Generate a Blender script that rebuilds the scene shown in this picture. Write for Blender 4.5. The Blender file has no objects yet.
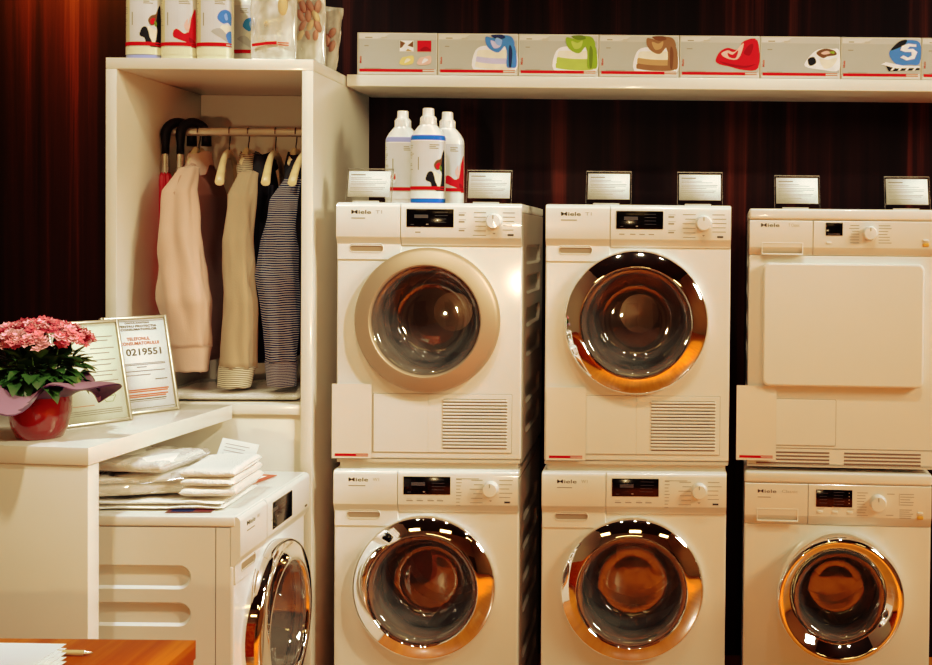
import bpy, bmesh, math, random
from mathutils import Vector, Matrix, noise
random.seed(7)
PI = math.pi
sc = bpy.context.scene
COL = sc.collection

# ------------------------------------------------------------------ camera
CAMY, CAMZ, F = -4.4, 1.6, 1147.0
PITCH, ROLL = math.radians(1.0), math.radians(0.55)
PPX, PPY = 665.0, 260.0
cam_d = bpy.data.cameras.new('camera'); cam = bpy.data.objects.new('camera', cam_d); COL.objects.link(cam)
CM = Matrix.Translation((0, CAMY, CAMZ)) @ Matrix.Rotation(PI/2 - PITCH, 4, 'X') @ Matrix.Rotation(ROLL, 4, 'Z')
cam.matrix_world = CM
cam_d.sensor_width = 36; cam_d.sensor_fit = 'HORIZONTAL'
cam_d.lens = F/932*36
cam_d.shift_x = (466-PPX)/932; cam_d.shift_y = (PPY-332.5)/932
cam_d.clip_start = 0.05
sc.camera = cam

def px(x, y, D):
    """world point seen at pixel (x, y) of the photograph, D metres in front of the camera plane (along +Y)"""
    d = (CM.to_3x3() @ Vector(((x-PPX)/F, -(y-PPY)/F, -1)))
    t = D/d.y
    return Vector((0, CAMY, CAMZ)) + d*t
def pz(x, y, z):
    d = (CM.to_3x3() @ Vector(((x-PPX)/F, -(y-PPY)/F, -1)))
    return Vector((0, CAMY, CAMZ)) + d*((z-CAMZ)/d.z)

# ------------------------------------------------------------------ materials
MATS = {}
def mat(name, col, rough=.5, metal=0, var=.06, vscale=6, bump=0, bscale=40, spec=.5, coat=0, sheen=0, trans=0):
    if name in MATS: return MATS[name]
    m = bpy.data.materials.new(name); m.use_nodes = True
    nt = m.node_tree; b = nt.nodes['Principled BSDF']
    b.inputs['Roughness'].default_value = rough; b.inputs['Metallic'].default_value = metal
    b.inputs['Specular IOR Level'].default_value = spec
    b.inputs['Coat Weight'].default_value = coat; b.inputs['Coat Roughness'].default_value = .08
    b.inputs['Sheen Weight'].default_value = sheen
    b.inputs['Transmission Weight'].default_value = trans
    tc = nt.nodes.new('ShaderNodeTexCoord')
    nz = nt.nodes.new('ShaderNodeTexNoise'); nz.inputs['Scale'].default_value = vscale; nz.inputs['Detail'].default_value = 3
    nt.links.new(tc.outputs['Object'], nz.inputs['Vector'])
    mx = nt.nodes.new('ShaderNodeMix'); mx.data_type = 'RGBA'
    c = list(col)[:3]
    mx.inputs[6].default_value = [min(1, v*(1-var)) for v in c]+[1]
    mx.inputs[7].default_value = [min(1, v*(1+var)) for v in c]+[1]
    nt.links.new(nz.outputs['Fac'], mx.inputs[0]); nt.links.new(mx.outputs[2], b.inputs['Base Color'])
    if bump:
        n2 = nt.nodes.new('ShaderNodeTexNoise'); n2.inputs['Scale'].default_value = bscale; n2.inputs['Detail'].default_value = 4
        nt.links.new(tc.outputs['Object'], n2.inputs['Vector'])
        bp = nt.nodes.new('ShaderNodeBump'); bp.inputs['Strength'].default_value = bump; bp.inputs['Distance'].default_value = .01
        nt.links.new(n2.outputs['Fac'], bp.inputs['Height']); nt.links.new(bp.outputs['Normal'], b.inputs['Normal'])
    MATS[name] = m
    return m
def wood(name, ramp, axis_scale, rough=.35, coat=.3, spec=.5):
    m = bpy.data.materials.new(name); m.use_nodes = True
    nt = m.node_tree; b = nt.nodes['Principled BSDF']
    b.inputs['Roughness'].default_value = rough; b.inputs['Coat Weight'].default_value = coat; b.inputs['Coat Roughness'].default_value = .15; b.inputs['Specular IOR Level'].default_value = spec
    tc = nt.nodes.new('ShaderNodeTexCoord'); mp = nt.nodes.new('ShaderNodeMapping')
    mp.inputs['Scale'].default_value = axis_scale
    nt.links.new(tc.outputs['Object'], mp.inputs['Vector'])
    nz = nt.nodes.new('ShaderNodeTexNoise'); nz.inputs['Scale'].default_value = 1; nz.inputs['Detail'].default_value = 6; nz.inputs['Roughness'].default_value = .65
    nz.inputs['Distortion'].default_value = .3
    nt.links.new(mp.outputs[0], nz.inputs['Vector'])
    cr = nt.nodes.new('ShaderNodeValToRGB')
    els = cr.color_ramp.elements
    while len(els) < len(ramp): els.new(.5)
    for e, (p, c) in zip(els, ramp): e.position = p; e.color = list(c)+[1]
    nt.links.new(nz.outputs['Fac'], cr.inputs[0]); nt.links.new(cr.outputs[0], b.inputs['Base Color'])
    MATS[name] = m
    return m
def stripes(name, c1, c2, freq, duty=.5, axis=2, rough=.85, noise_amt=.02):
    m = bpy.data.materials.new(name); m.use_nodes = True
    nt = m.node_tree; b = nt.nodes['Principled BSDF']; b.inputs['Roughness'].default_value = rough; b.inputs['Specular IOR Level'].default_value = .2
    tc = nt.nodes.new('ShaderNodeTexCoord'); sp = nt.nodes.new('ShaderNodeSeparateXYZ')
    nz = nt.nodes.new('ShaderNodeTexNoise'); nz.inputs['Scale'].default_value = 7
    nt.links.new(tc.outputs['Object'], nz.inputs['Vector']); nt.links.new(tc.outputs['Object'], sp.inputs[0])
    a = nt.nodes.new('ShaderNodeMath'); a.operation = 'MULTIPLY_ADD'; a.inputs[1].default_value = noise_amt
    nt.links.new(nz.outputs['Fac'], a.inputs[0]); nt.links.new(sp.outputs[axis], a.inputs[2])
    mu = nt.nodes.new('ShaderNodeMath'); mu.operation = 'MULTIPLY'; mu.inputs[1].default_value = freq; nt.links.new(a.outputs[0], mu.inputs[0])
    fr = nt.nodes.new('ShaderNodeMath'); fr.operation = 'FRACT'; nt.links.new(mu.outputs[0], fr.inputs[0])
    gt = nt.nodes.new('ShaderNodeMath'); gt.operation = 'GREATER_THAN'; gt.inputs[1].default_value = duty; nt.links.new(fr.outputs[0], gt.inputs[0])
    mx = nt.nodes.new('ShaderNodeMix'); mx.data_type = 'RGBA'
    mx.inputs[6].default_value = list(c1)+[1]; mx.inputs[7].default_value = list(c2)+[1]
    nt.links.new(gt.outputs[0], mx.inputs[0]); nt.links.new(mx.outputs[2], b.inputs['Base Color'])
    MATS[name] = m
    return m
def clear(name, tint, gloss_rough=.02, base_gloss=.06, haze=None, haze_amt=0):
    """thin clear sheet: tinted see-through plus fresnel gloss"""
    m = bpy.data.materials.new(name); m.use_nodes = True
    nt = m.node_tree; nt.nodes.clear()
    out = nt.nodes.new('ShaderNodeOutputMaterial')
    tr = nt.nodes.new('ShaderNodeBsdfTransparent'); tr.inputs[0].default_value = list(tint)+[1]
    gl = nt.nodes.new('ShaderNodeBsdfGlossy'); gl.inputs['Roughness'].default_value = gloss_rough
    fr = nt.nodes.new('ShaderNodeLayerWeight'); fr.inputs[0].default_value = .5
    pw = nt.nodes.new('ShaderNodeMath'); pw.operation = 'POWER'; pw.inputs[1].default_value = 5; nt.links.new(fr.outputs['Facing'], pw.inputs[0])
    ad = nt.nodes.new('ShaderNodeMath'); ad.operation = 'MULTIPLY_ADD'; ad.use_clamp = True; ad.inputs[1].default_value = .8; ad.inputs[2].default_value = base_gloss
    nt.links.new(pw.outputs[0], ad.inputs[0])
    mx = nt.nodes.new('ShaderNodeMixShader'); nt.links.new(ad.outputs[0], mx.inputs[0])
    src = tr.outputs[0]
    if haze:
        df = nt.nodes.new('ShaderNodeBsdfDiffuse'); df.inputs[0].default_value = list(haze)+[1]
        m2 = nt.nodes.new('ShaderNodeMixShader')
        nz = nt.nodes.new('ShaderNodeTexNoise'); nz.inputs['Scale'].default_value = 4; nz.inputs['Detail'].default_value = 1
        ma = nt.nodes.new('ShaderNodeMath'); ma.operation = 'MULTIPLY'; ma.inputs[1].default_value = 2*haze_amt; ma.use_clamp = True
        nt.links.new(nz.outputs['Fac'], ma.inputs[0]); nt.links.new(ma.outputs[0], m2.inputs[0])
        nt.links.new(tr.outputs[0], m2.inputs[1]); nt.links.new(df.outputs[0], m2.inputs[2]); src = m2.outputs[0]
    nt.links.new(src, mx.inputs[1]); nt.links.new(gl.outputs[0], mx.inputs[2]); nt.links.new(mx.outputs[0], out.inputs[0])
    MATS[name] = m
    return m

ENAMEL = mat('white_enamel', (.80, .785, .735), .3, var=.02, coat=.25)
ENAMEL_SHADE = mat('white_enamel_shade', (.66, .62, .55), .4, var=.03)  # shade on the machine sides, put into a darker copy of the enamel
BAND = mat('pale_grey_trim', (.70, .67, .61), .35, var=.02)
LACQ = mat('white_lacquer', (.80, .76, .68), .28, var=.03, coat=.3)
LACQ_IN = mat('cream_board', (.88, .84, .78), .5, var=.05)
GAP = mat('dark_gap', (.10, .085, .07), .8)
CHROME = mat('chrome', (.95, .95, .95), .035, 1, var=.01)
CHAMP = mat('champagne_silver', (.47, .35, .26), .5, .45, var=.03)
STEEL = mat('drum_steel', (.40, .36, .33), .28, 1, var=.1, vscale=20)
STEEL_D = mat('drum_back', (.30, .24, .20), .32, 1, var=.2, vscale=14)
RUBBER = mat('grey_rubber', (.20, .19, .18), .55)
PORT = clear('porthole_tint', (.74, .69, .64), .03, .14, haze=(.20, .19, .18), haze_amt=.28)
BLACKG = mat('black_display', (.002, .002, .002), .15, spec=.3, coat=.1)
BLACKP = mat('black_plastic', (.006, .006, .006), .4, spec=.3)
INK = mat('dark_print', (.03, .03, .03), .6)
INKG = mat('grey_print', (.27, .245, .22), .6)
INKL = mat('pale_print', (.50, .47, .43), .6)
RED = mat('red_print', (.58, .006, .010), .5, spec=.15)
ORANGE = mat('amber_button', (.75, .38, .06), .4)
PAPER = mat('white_paper', (.92, .91, .88), .7, var=.03)
ACRYL = clear('clear_acrylic', (.985, .985, .98), .02, .015)
ACRYL_E = clear('acrylic_edge', (.75, .76, .74), .15, .25, haze=(.7, .68, .62), haze_amt=.35)
WALLW = wood('dark_veneer', [(.30, (.004, .0025, .002)), (.46, (.009, .0045, .0035)), (.56, (.020, .007, .005)), (.63, (.065, .017, .010)), (.70, (.035, .010, .006)), (.84, (.009, .0045, .0035))], (6.0, 6.0, .10), .4, 0, .12)
FLOORW = wood('orange_parquet', [(.3, (.50, .125, .010)), (.5, (.62, .17, .014)), (.7, (.72, .23, .025))], (9, .8, 1), .3, .2)
DESKW = wood('cherry_desk', [(.30, (.26, .034, .002)), (.48, (.36, .060, .003)), (.60, (.48, .12, .008)), (.75, (.31, .045, .003))], (16, .7, 16), .5, 0, .08)
HANGW = wood('hanger_beech', [(.3, (.62, .47, .27)), (.6, (.74, .60, .38)), (.8, (.66, .50, .30))], (6, 6, 30), .4, .2)
ROD = mat('rail_metal', (.80, .74, .64), .3, .7)
HOOKM = mat('hook_metal', (.16, .14, .12), .3, 1)

# ------------------------------------------------------------------ mesh builder
class MB:
    def __init__(s): s.bm = bmesh.new(); s.mats = []
    def mi(s, m):
        if m not in s.mats: s.mats.append(m)
        return s.mats.index(m)
    def merge(s, b, m, M=None):
        i = s.mi(m) if m else None
        vm = {}
        for v in b.verts: vm[v] = s.bm.verts.new(M @ v.co if M else v.co)
        for f in b.faces:
            try: nf = s.bm.faces.new([vm[v] for v in f.verts])
            except ValueError: continue
            nf.material_index = i; nf.smooth = True
        b.free(); return s
    def box(s, x0, x1, y0, y1, z0, z1, m, bev=0, seg=2, M=None):
        b = bmesh.new(); bmesh.ops.create_cube(b, size=1)
        for v in b.verts:
            v.co = Vector(((x0+x1)/2+v.co.x*(x1-x0), (y0+y1)/2+v.co.y*(y1-y0), (z0+z1)/2+v.co.z*(z1-z0)))
        if bev: bmesh.ops.bevel(b, geom=b.edges[:], offset=bev, segments=seg, affect='EDGES', profile=.5)
        return s.merge(b, m, M)
    def poly(s, pts, m):
        i = s.mi(m); f = s.bm.faces.new([s.bm.verts.new(p) for p in pts]); f.material_index = i; return f
    def prism(s, pts, ext, m, bev=0):
        b = bmesh.new(); f = b.faces.new([b.verts.new(p) for p in pts])
        r = bmesh.ops.extrude_face_region(b, geom=[f])
        for v in r['geom']:
            if isinstance(v, bmesh.types.BMVert): v.co += Vector(ext)
        bmesh.ops.recalc_face_normals(b, faces=b.faces[:])
        if bev: bmesh.ops.bevel(b, geom=b.edges[:], offset=bev, segments=2, affect='EDGES', profile=.5)
        return s.merge(b, m)
    def grid(s, rows, m, close_u=False, close_v=False, M=None):
        """rows: list of rings of points (all equal length)"""
        i = s.mi(m); V = [[s.bm.verts.new(M @ Vector(p) if M else p) for p in r] for r in rows]
        n = len(rows[0])
        for a in range(len(rows)-(0 if close_v else 1)):
            for k in range(n-(0 if close_u else 1)):
                q = [V[a][k], V[a][(k+1) % n], V[(a+1) % len(rows)][(k+1) % n], V[(a+1) % len(rows)][k]]
                f = s.bm.faces.new(q); f.material_index = i; f.smooth = True
        return V
    def cap(s, ring, m):
        f = s.bm.faces.new(ring); f.material_index = s.mi(m); f.smooth = False
    def lathe(s, prof, m, c=(0, 0, 0), axis='Z', n=48, sx=1, sy=1, cap0=False, cap1=False, M=None):
        rows = []
        for r, h in prof:
            ring = []
            for k in range(n):
                t = 2*PI*k/n; a, b = r*math.cos(t)*sx, r*math.sin(t)*sy
                p = Vector((a, b, h)) if axis == 'Z' else Vector((a, h, b)) if axis == 'Y' else Vector((h, a, b))
                ring.append(p+Vector(c))
            rows.append(ring)
        V = s.grid(rows, m, close_u=True, M=M)
        if cap0: s.cap(V[0], m)
        if cap1: s.cap(V[-1], m)
        return V
    def tube(s, pts, r, m, n=10, caps=True, r2=None):
        pts = [Vector(p) for p in pts]; rows = []
        up = None
        for i, p in enumerate(pts):
            t = (pts[min(i+1, len(pts)-1)]-pts[max(i-1, 0)]).normalized()
            if up is None: up = t.orthogonal().normalized()
            up = (up-t*up.dot(t)).normalized(); sd = t.cross(up)
            rr = r[i] if isinstance(r, (list, tuple)) else r
            rows.append([p+(up*math.cos(2*PI*k/n)+sd*math.sin(2*PI*k/n))*rr for k in range(n)])
        V = s.grid(rows, m, close_u=True)
        if caps: s.cap(V[0], m); s.cap(V[-1], m)
        return V
    def plate(s, outer, holes, M, m, rim=0, cham=.004, walls=None):
        """flat plate with holes in local (u,v); normal +w; rim: depth of returned border; walls: per hole (depth, inset, floor material or None)"""
        b = bmesh.new(); es = []; loops = []
        for lp in [outer]+holes:
            vs = [b.verts.new((p[0], p[1], 0)) for p in lp]; loops.append(vs)
            for k in range(len(vs)): es.append(b.edges.new((vs[k], vs[(k+1) % len(vs)])))
        bmesh.ops.triangle_fill(b, edges=es, use_beauty=True, normal=(0, 0, 1))
        for f in b.faces:
            if f.normal.z < 0: f.normal_flip()
        i0 = s.mi(m); vm = {}
        for v in b.verts: vm[v] = s.bm.verts.new(M @ v.co)
        for f in b.faces:
            nf = s.bm.faces.new([vm[v] for v in f.verts]); nf.material_index = i0; nf.smooth = False
        b.free()
        if rim:
            c = Vector((sum(p[0] for p in outer)/len(outer), sum(p[1] for p in outer)/len(outer)))
            x0, x1 = min(p[0] for p in outer), max(p[0] for p in outer); z0, z1 = min(p[1] for p in outer), max(p[1] for p in outer)
            def grow(p):
                return (c.x+(p[0]-c.x)*((x1-x0)/2+cham)/((x1-x0)/2), c.y+(p[1]-c.y)*((z1-z0)/2+cham)/((z1-z0)/2))
            def grow5(p, k):
                return (c.x+(p[0]-c.x)*((x1-x0)/2+cham*k)/((x1-x0)/2), c.y+(p[1]-c.y)*((z1-z0)/2+cham*k)/((z1-z0)/2))
            rows = [[M @ Vector((p[0], p[1], 0)) for p in outer]]
            rows.append([M @ Vector((*grow5(p, .7), -cham*.3)) for p in outer])
            rows.append([M @ Vector((*grow(p), -cham)) for p in outer])
            rows.append([M @ Vector((*grow(p), -rim)) for p in outer])
            s.grid(rows, m, close_u=True)
        for lp, w in zip(holes, walls or []):
            if not w: continue
            dep, ins, fm = w
            cx = sum(p[0] for p in lp)/len(lp); cz = sum(p[1] for p in lp)/len(lp)
            hw = (max(p[0] for p in lp)-min(p[0] for p in lp))/2; hh = (max(p[1] for p in lp)-min(p[1] for p in lp))/2
            low = [(cx+(p[0]-cx)*(hw-ins)/hw, cz+(p[1]-cz)*(hh-ins)/hh) for p in lp]
            V = s.grid([[M @ Vector((p[0], p[1], 0)) for p in lp], [M @ Vector((p[0], p[1], -dep)) for p in low]], fm or m, close_u=True)
            if fm: s.cap(V[1], fm)
        return s
    def build(s, name, parent=None, loc=(0, 0, 0), rotz=0, sharp=35):
        me = bpy.data.meshes.new(name); s.bm.normal_update(); s.bm.to_mesh(me); s.bm.free()
        for m in s.mats: me.materials.append(m)
        if sharp: me.set_sharp_from_angle(angle=math.radians(sharp))
        o = bpy.data.objects.new(name, me); COL.objects.link(o); o.location = loc; o.rotation_euler = (0, 0, rotz)
        if parent: o.parent = parent
        return o
def rrect(x0, x1, z0, z1, r, n=6):
    out = []
    for cx, cz, a0 in ((x1-r, z1-r, 0), (x0+r, z1-r, 90), (x0+r, z0+r, 180), (x1-r, z0+r, 270)):
        for k in range(n+1):
            t = math.radians(a0+90*k/n); out.append((cx+r*math.cos(t), cz+r*math.sin(t)))
    return out
def circ(cx, cz, r, n=72): return [(cx+r*math.cos(2*PI*k/n), cz+r*math.sin(2*PI*k/n)) for k in range(n)]
def tag(o, label, cat, group=None, kind=None):
    o['label'] = label; o['category'] = cat
    if group: o['group'] = group
    if kind: o['kind'] = kind
    return o
def thing(name, label, cat, loc=(0, 0, 0), rotz=0, group=None, rot=None):
    o = bpy.data.objects.new(name, None); COL.objects.link(o); o.location = loc
    o.rotation_euler = rot if rot else (0, 0, rotz); o.empty_display_size = .05
    return tag(o, label, cat, group)
def struct(o): o['kind'] = 'structure'; return o
FRONT = Matrix(((1, 0, 0, 0), (0, 0, -1, 0), (0, 1, 0, 0), (0, 0, 0, 1)))     # (u,v,w) -> (x=u, y=-w, z=v)
_tc = {}
def text_geo(body, bold=0):
    k = (body, bold)
    if k in _tc: return _tc[k]
    cu = bpy.data.curves.new('t', 'FONT'); cu.body = body; cu.size = 1; cu.offset = bold; cu.resolution_u = 3
    o = bpy.data.objects.new('t', cu); COL.objects.link(o)
    dg = bpy.context.evaluated_depsgraph_get(); me = bpy.data.meshes.new_from_object(o.evaluated_get(dg))
    vs = [v.co.copy() for v in me.vertices]; fs = [tuple(p.vertices) for p in me.polygons]
    COL.objects.unlink(o); bpy.data.objects.remove(o); bpy.data.meshes.remove(me); bpy.data.curves.remove(cu)
    x0 = min(v.x for v in vs); x1 = max(v.x for v in vs); y0 = min(v.y for v in vs); y1 = max(v.y for v in vs)
    _tc[k] = ([Vector(((v.x-x0)/(x1-x0), (v.y-y0)/(y1-y0), 0)) for v in vs], fs)
    return _tc[k]
def put_text(mb, body, u0, u1, v0, v1, fmap, m, bold=0):
    vs, fs = text_geo(body, bold); i = mb.mi(m)
    V = [mb.bm.verts.new(fmap(u0+v.x*(u1-u0), v0+v.y*(v1-v0))) for v in vs]
    for f in fs:
        try: nf = mb.bm.faces.new([V[k] for k in f]); nf.material_index = i
        except ValueError: pass
def quad(mb, u0, u1, v0, v1, fmap, m, nu=1):
    for k in range(nu):
        a, b = u0+(u1-u0)*k/nu, u0+(u1-u0)*(k+1)/nu
        mb.poly([fmap(a, v0), fmap(b, v0), fmap(b, v1), fmap(a, v1)], m)
def blob(mb, pts, fmap, m, sub=0):
    """flat print polygon on a mapped surface"""
    if not sub: mb.poly([fmap(*p) for p in pts], m); return
    b = bmesh.new(); b.faces.new([b.verts.new((p[0], p[1], 0)) for p in pts])
    bmesh.ops.triangulate(b, faces=b.faces[:])
    for _ in range(sub): bmesh.ops.subdivide_edges(b, edges=b.edges[:], cuts=1, use_grid_fill=True)
    bmesh.ops.triangulate(b, faces=b.faces[:])
    i = mb.mi(m); vm = {v: mb.bm.verts.new(fmap(v.co.x, v.co.y)) for v in b.verts}
    for f in b.faces:
        nf = mb.bm.faces.new([vm[v] for v in f.verts]); nf.material_index = i; nf.smooth = True
    b.free()
def smooth_poly(pts, n=4):
    """closed Catmull-Rom through pts"""
    out = []; L = len(pts)
    for i in range(L):
        p0, p1, p2, p3 = [Vector(pts[(i+k-1) % L]) for k in range(4)]
        for k in range(n):
            t = k/n
            q = .5*((2*p1)+(p2-p0)*t+(2*p0-5*p1+4*p2-p3)*t*t+(3*p1-p0-3*p2+p3)*t**3)
            out.append((q.x, q.y))
    return out

# ------------------------------------------------------------------ setting
def plane(name, pts, m):
    b = MB(); b.poly(pts, m); return struct(b.build(name))
b = MB(); b.box(-5, 5, -9.5, .1, -.1, 0, FLOORW); struct(b.build('floor'))
b = MB(); b.box(-5, 5, 0, .1, 0, 6.0, WALLW); struct(b.build('wall_back'))
CEIL = mat('dark_ceiling', (.05, .042, .038), .8); PLASTER = mat('warm_plaster', (.50, .41, .30), .8); DARKP = mat('dark_partition', (.10, .07, .055), .6)
b = MB(); b.box(-5, 5, -9.5, .1, 6.0, 6.1, CEIL); struct(b.build('ceiling'))
b = MB(); b.box(-5.1, -5, -9.5, .1, 0, 6.0, PLASTER); struct(b.build('wall_left'))
b = MB(); b.box(5, 5.1, -9.5, .1, 0, 6.0, PLASTER); struct(b.build('wall_right'))
b = MB(); b.box(-5, 5, -9.6, -9.5, 0, 6.0, PLASTER)
for x0, x1 in ((-4.6, -3.2), (-1.4, -.2), (1.2, 2.0), (3.2, 4.8)): b.box(x0, x1, -9.52, -9.49, 0, 2.4, DARKP)
struct(b.build('wall_front'))

# ------------------------------------------------------------------ tall open wardrobe
WX0, WX1, WY, WZ = -1.805, -1.137, -.70, 2.17
w = thing('open_wardrobe', 'tall white open wardrobe cabinet with a hanging rail full of shirts', 'wardrobe', ((WX0+WX1)/2, -.35, 0))
def wpart(name, x0, x1, y0, y1, z0, z1, m, bev=.0015):
    cx, cy = (WX0+WX1)/2, -.35
    b = MB(); b.box(x0-cx, x1-cx, y0-cy, y1-cy, z0, z1, m, bev); return b.build(name, w)
wpart('side_panel', WX0, WX0+.035, WY, -.002, 0, WZ-.036, LACQ)
wpart('side_panel', WX1-.037, WX1, WY, -.002, 0, WZ-.036, LACQ)
wpart('top_panel', WX0, WX1, WY, -.002, WZ-.036, WZ, LACQ)
wpart('back_panel', WX0+.035, WX1-.037, -.03, -.002, .08, WZ-.036, LACQ_IN)
wpart('shelf_board', WX0+.035, WX1-.037, WY+.004, -.03, 1.022, 1.055, LACQ)
wpart('lower_panel', WX0+.035, WX1-.037, WY+.014, WY+.034, .0, 1.0215, LACQ)
b = MB(); cx, cy = (WX0+WX1)/2, -.35
b.tube([(WX0+.035-cx, 0, 1.965), (WX1-.037-cx, 0, 1.965)], .0145, ROD, 20)
b.build('hanging_rail', w)

# hangers: neck point pixel, hanging angle
RZ = 1.965; RY = -.35
def hanger(X, ang, label, half=.205, drop=.105):
    t = thing('clothes_hanger', label, 'hanger', (X, RY, RZ), 0, 'wooden hangers on the rail', (0, 0, ang))
    b = MB()
    pts = [(0, .0175*math.cos(math.radians(200-k*18)), .0175*math.sin(math.radians(200-k*18))) for k in range(13)]
    pts += [(0, .010, -.030), (0, 0, -.045), (0, 0, -.085)]
    b.tube(pts, .0022, HOOKM, 8); b.build('hook', t)
    b = MB()
    for sgn in (-1, 1):
        rows = []
        for k in range(15):
            u = k/14; y = sgn*half*u
            z = -.080-drop*(.35*u+.65*u*u)+.02*math.sin(PI*u)
            hz = .016-.004*u; hx = .0065+.0085*u**1.4
            rows.append([(hx*math.cos(q), y, z+hz*math.sin(q)) for q in [2*PI*j/12 for j in range(12)]])
        V = b.grid(rows, HANGW, close_u=True); b.cap(V[-1], HANGW); b.cap(V[0], HANGW)
    b.build('hanger_arm', t, sharp=50)
    return t
def hX(x, D=4.05): return px(x, 150, D).x

hanger(hX(199), math.radians(2), 'wooden hanger inside the pink shirt, leftmost on the rail', .07, .03)
hanger(hX(229.5), math.radians(12), 'bare wooden hanger between the pink and the beige shirt')
hanger(hX(248.5), math.radians(8), 'wooden hanger holding the beige shirt with striped cuff', .07, .03)
hanger(hX(275.5), math.radians(10), 'bare wooden hanger just left of the navy striped shirt')
hanger(hX(296), math.radians(6), 'wooden hanger inside the navy striped shirt', .07, .03)
hanger(hX(309), math.radians(2), 'bare wooden hanger nearest the right side of the wardrobe')

# garments
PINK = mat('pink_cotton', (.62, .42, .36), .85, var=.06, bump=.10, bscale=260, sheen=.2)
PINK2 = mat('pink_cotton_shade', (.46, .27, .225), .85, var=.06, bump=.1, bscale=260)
TAN = mat('beige_linen', (.41, .31, .22), .85, var=.10, bump=.12, bscale=240)
STRB = stripes('dark_stripe_linen', (.55, .46, .33), (.13, .10, .08), 150, .5)
CUFF = stripes('cuff_stripes', (.72, .66, .54), (.14, .12, .10), 160, .55)
NAVY = stripes('navy_stripes', (.012, .016, .055), (.33, .33, .37), 130, .66)
CUFN = stripes('navy_cuff_stripes', (.022, .026, .075), (.36, .36, .42), 190, .6)
DARKC = mat('black_wool', (.012, .011, .012), .9, var=.2)
def cloth_tube(mb, path, m, n=28, seed=0, cap=True, wr=.10, open_end=False):
    """path: (centre, half x, half y); wrinkled loft of ellipses"""
    rows = []; L = len(path)
    fine = []
    for i in range(L-1):
        steps = 10
        for k in range(steps):
            t = k/steps; a, c = path[i], path[i+1]
            t2 = t
            fine.append((Vector(a[0]).lerp(Vector(c[0]), t2), a[1]+(c[1]-a[1])*t, a[2]+(c[2]-a[2])*t))
    fine.append((Vector(path[-1][0]), path[-1][1], path[-1][2]))
    for i, (c, hx, hy) in enumerate(fine):
        ring = []
        for k in range(n):
            q = 2*PI*k/n
            d = 1+wr*noise.noise(Vector((math.cos(q)*1.3+seed*7.1, math.sin(q)*1.3+seed*3.3, c.z*4)))*1.6+wr*.6*math.cos(5*q+seed+c.z*5+1.5*noise.noise(Vector((seed, c.z*5, 1))))+wr*.9*noise.noise(Vector((math.cos(q)*2.4+seed, math.sin(q)*2.4, c.z*11+seed)))
            ring.append((c.x+hx*d*math.cos(q), c.y+hy*d*math.sin(q), c.z+.004*noise.noise(Vector((q*2, seed, 0)))))
        rows.append(ring)
    V = mb.grid(rows, m, close_u=True)
    if cap: mb.cap(V[0], m)
    if not open_end: mb.cap(V[-1], m)
    return fine
def garment(name, label, cat, X, ang, sleeve_px, mats, cuff=True, z0=1.14, seed=1, hl=.215, group='garments on the rail', thick=.05, collar=True, D_s=3.80):
    """shirt hung on a hanger at X: body, near sleeve with cuff, collar"""
    t = thing(name, label, cat, (X, RY, RZ), 0, group)
    O = Vector((X, RY, RZ)); mb_, ms, mc, mcol = mats
    b = MB(); R = Matrix.Rotation(ang, 3, 'Z')
    ztop = 1.862
    path = []
    for z, yh, xh in ((ztop, .05, .022), (ztop-.02, .085, .027), (ztop-.06, .15, .033), (ztop-.12, .198, .04), (ztop-.2, .20, thick), (ztop-.45, .20, thick*1.15), (z0+.02, .205, thick*1.25)):
        path.append((Vector((.008, 0, z-RZ)), xh, yh*hl/.215))
    cloth_tube(b, path, mb_, n=44, seed=seed, wr=.09)
    for v in b.bm.verts: v.co = R @ v.co
    b.build('shirt_body', t, sharp=0)
    b = MB(); path = []
    for x, y, hw, D in sleeve_px:
        p = px(x, y, D)-O; path.append((p, hw*D/F, hw*D/F*.7))
    if cuff: cp = path[-2:]; path2 = path[:-1]
    else: path2 = path
    cloth_tube(b, path2, ms, n=44, seed=seed+5, wr=.13)
    sl = b.build('sleeve', t, sharp=0)
    if cuff:
        b = MB(); c0, c1 = cp
        cloth_tube(b, [(c0[0]+Vector((0, 0, .006)), c0[1]*1.04, c0[2]*1.04), (c1[0], c1[1], c1[2])], mc, seed=seed+5, wr=.04)
        b.build('cuff', t, sharp=0)
    if collar:
        b = MB(); rows = []
        for k in range(9):
            u = k/8
            rows.append([(.006+(.030+.012*u)*math.cos(q), -.005+(.062+.02*u)*math.sin(q), -.075-.050*u+.008*math.cos(2*q)-.03*u*(math.sin(q) < -.5)) for q in [2*PI*j/24 for j in range(24)]])
        b.grid(rows, mcol, close_u=True)
        for v in b.bm.verts: v.co = R @ v.co
        b.build('collar', t, sharp=0)
    return t
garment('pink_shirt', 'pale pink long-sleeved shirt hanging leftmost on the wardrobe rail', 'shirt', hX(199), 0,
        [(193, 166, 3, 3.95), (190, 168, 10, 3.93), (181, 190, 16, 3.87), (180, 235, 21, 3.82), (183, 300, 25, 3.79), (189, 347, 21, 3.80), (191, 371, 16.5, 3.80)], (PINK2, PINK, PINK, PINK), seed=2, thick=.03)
garment('beige_shirt', 'beige shirt with black and white striped cuff hanging mid rail', 'shirt', hX(248.5), math.radians(8),
        [(251, 171, 3, 3.95), (249, 173, 8, 3.93), (242, 195, 12, 3.87), (238, 240, 14, 3.82), (239, 300, 16.5, 3.79), (237, 368, 17.5, 3.79), (234, 387, 16, 3.79)], (STRB, TAN, CUFF, STRB), z0=1.16, seed=9, thick=.024, hl=.19)
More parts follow.
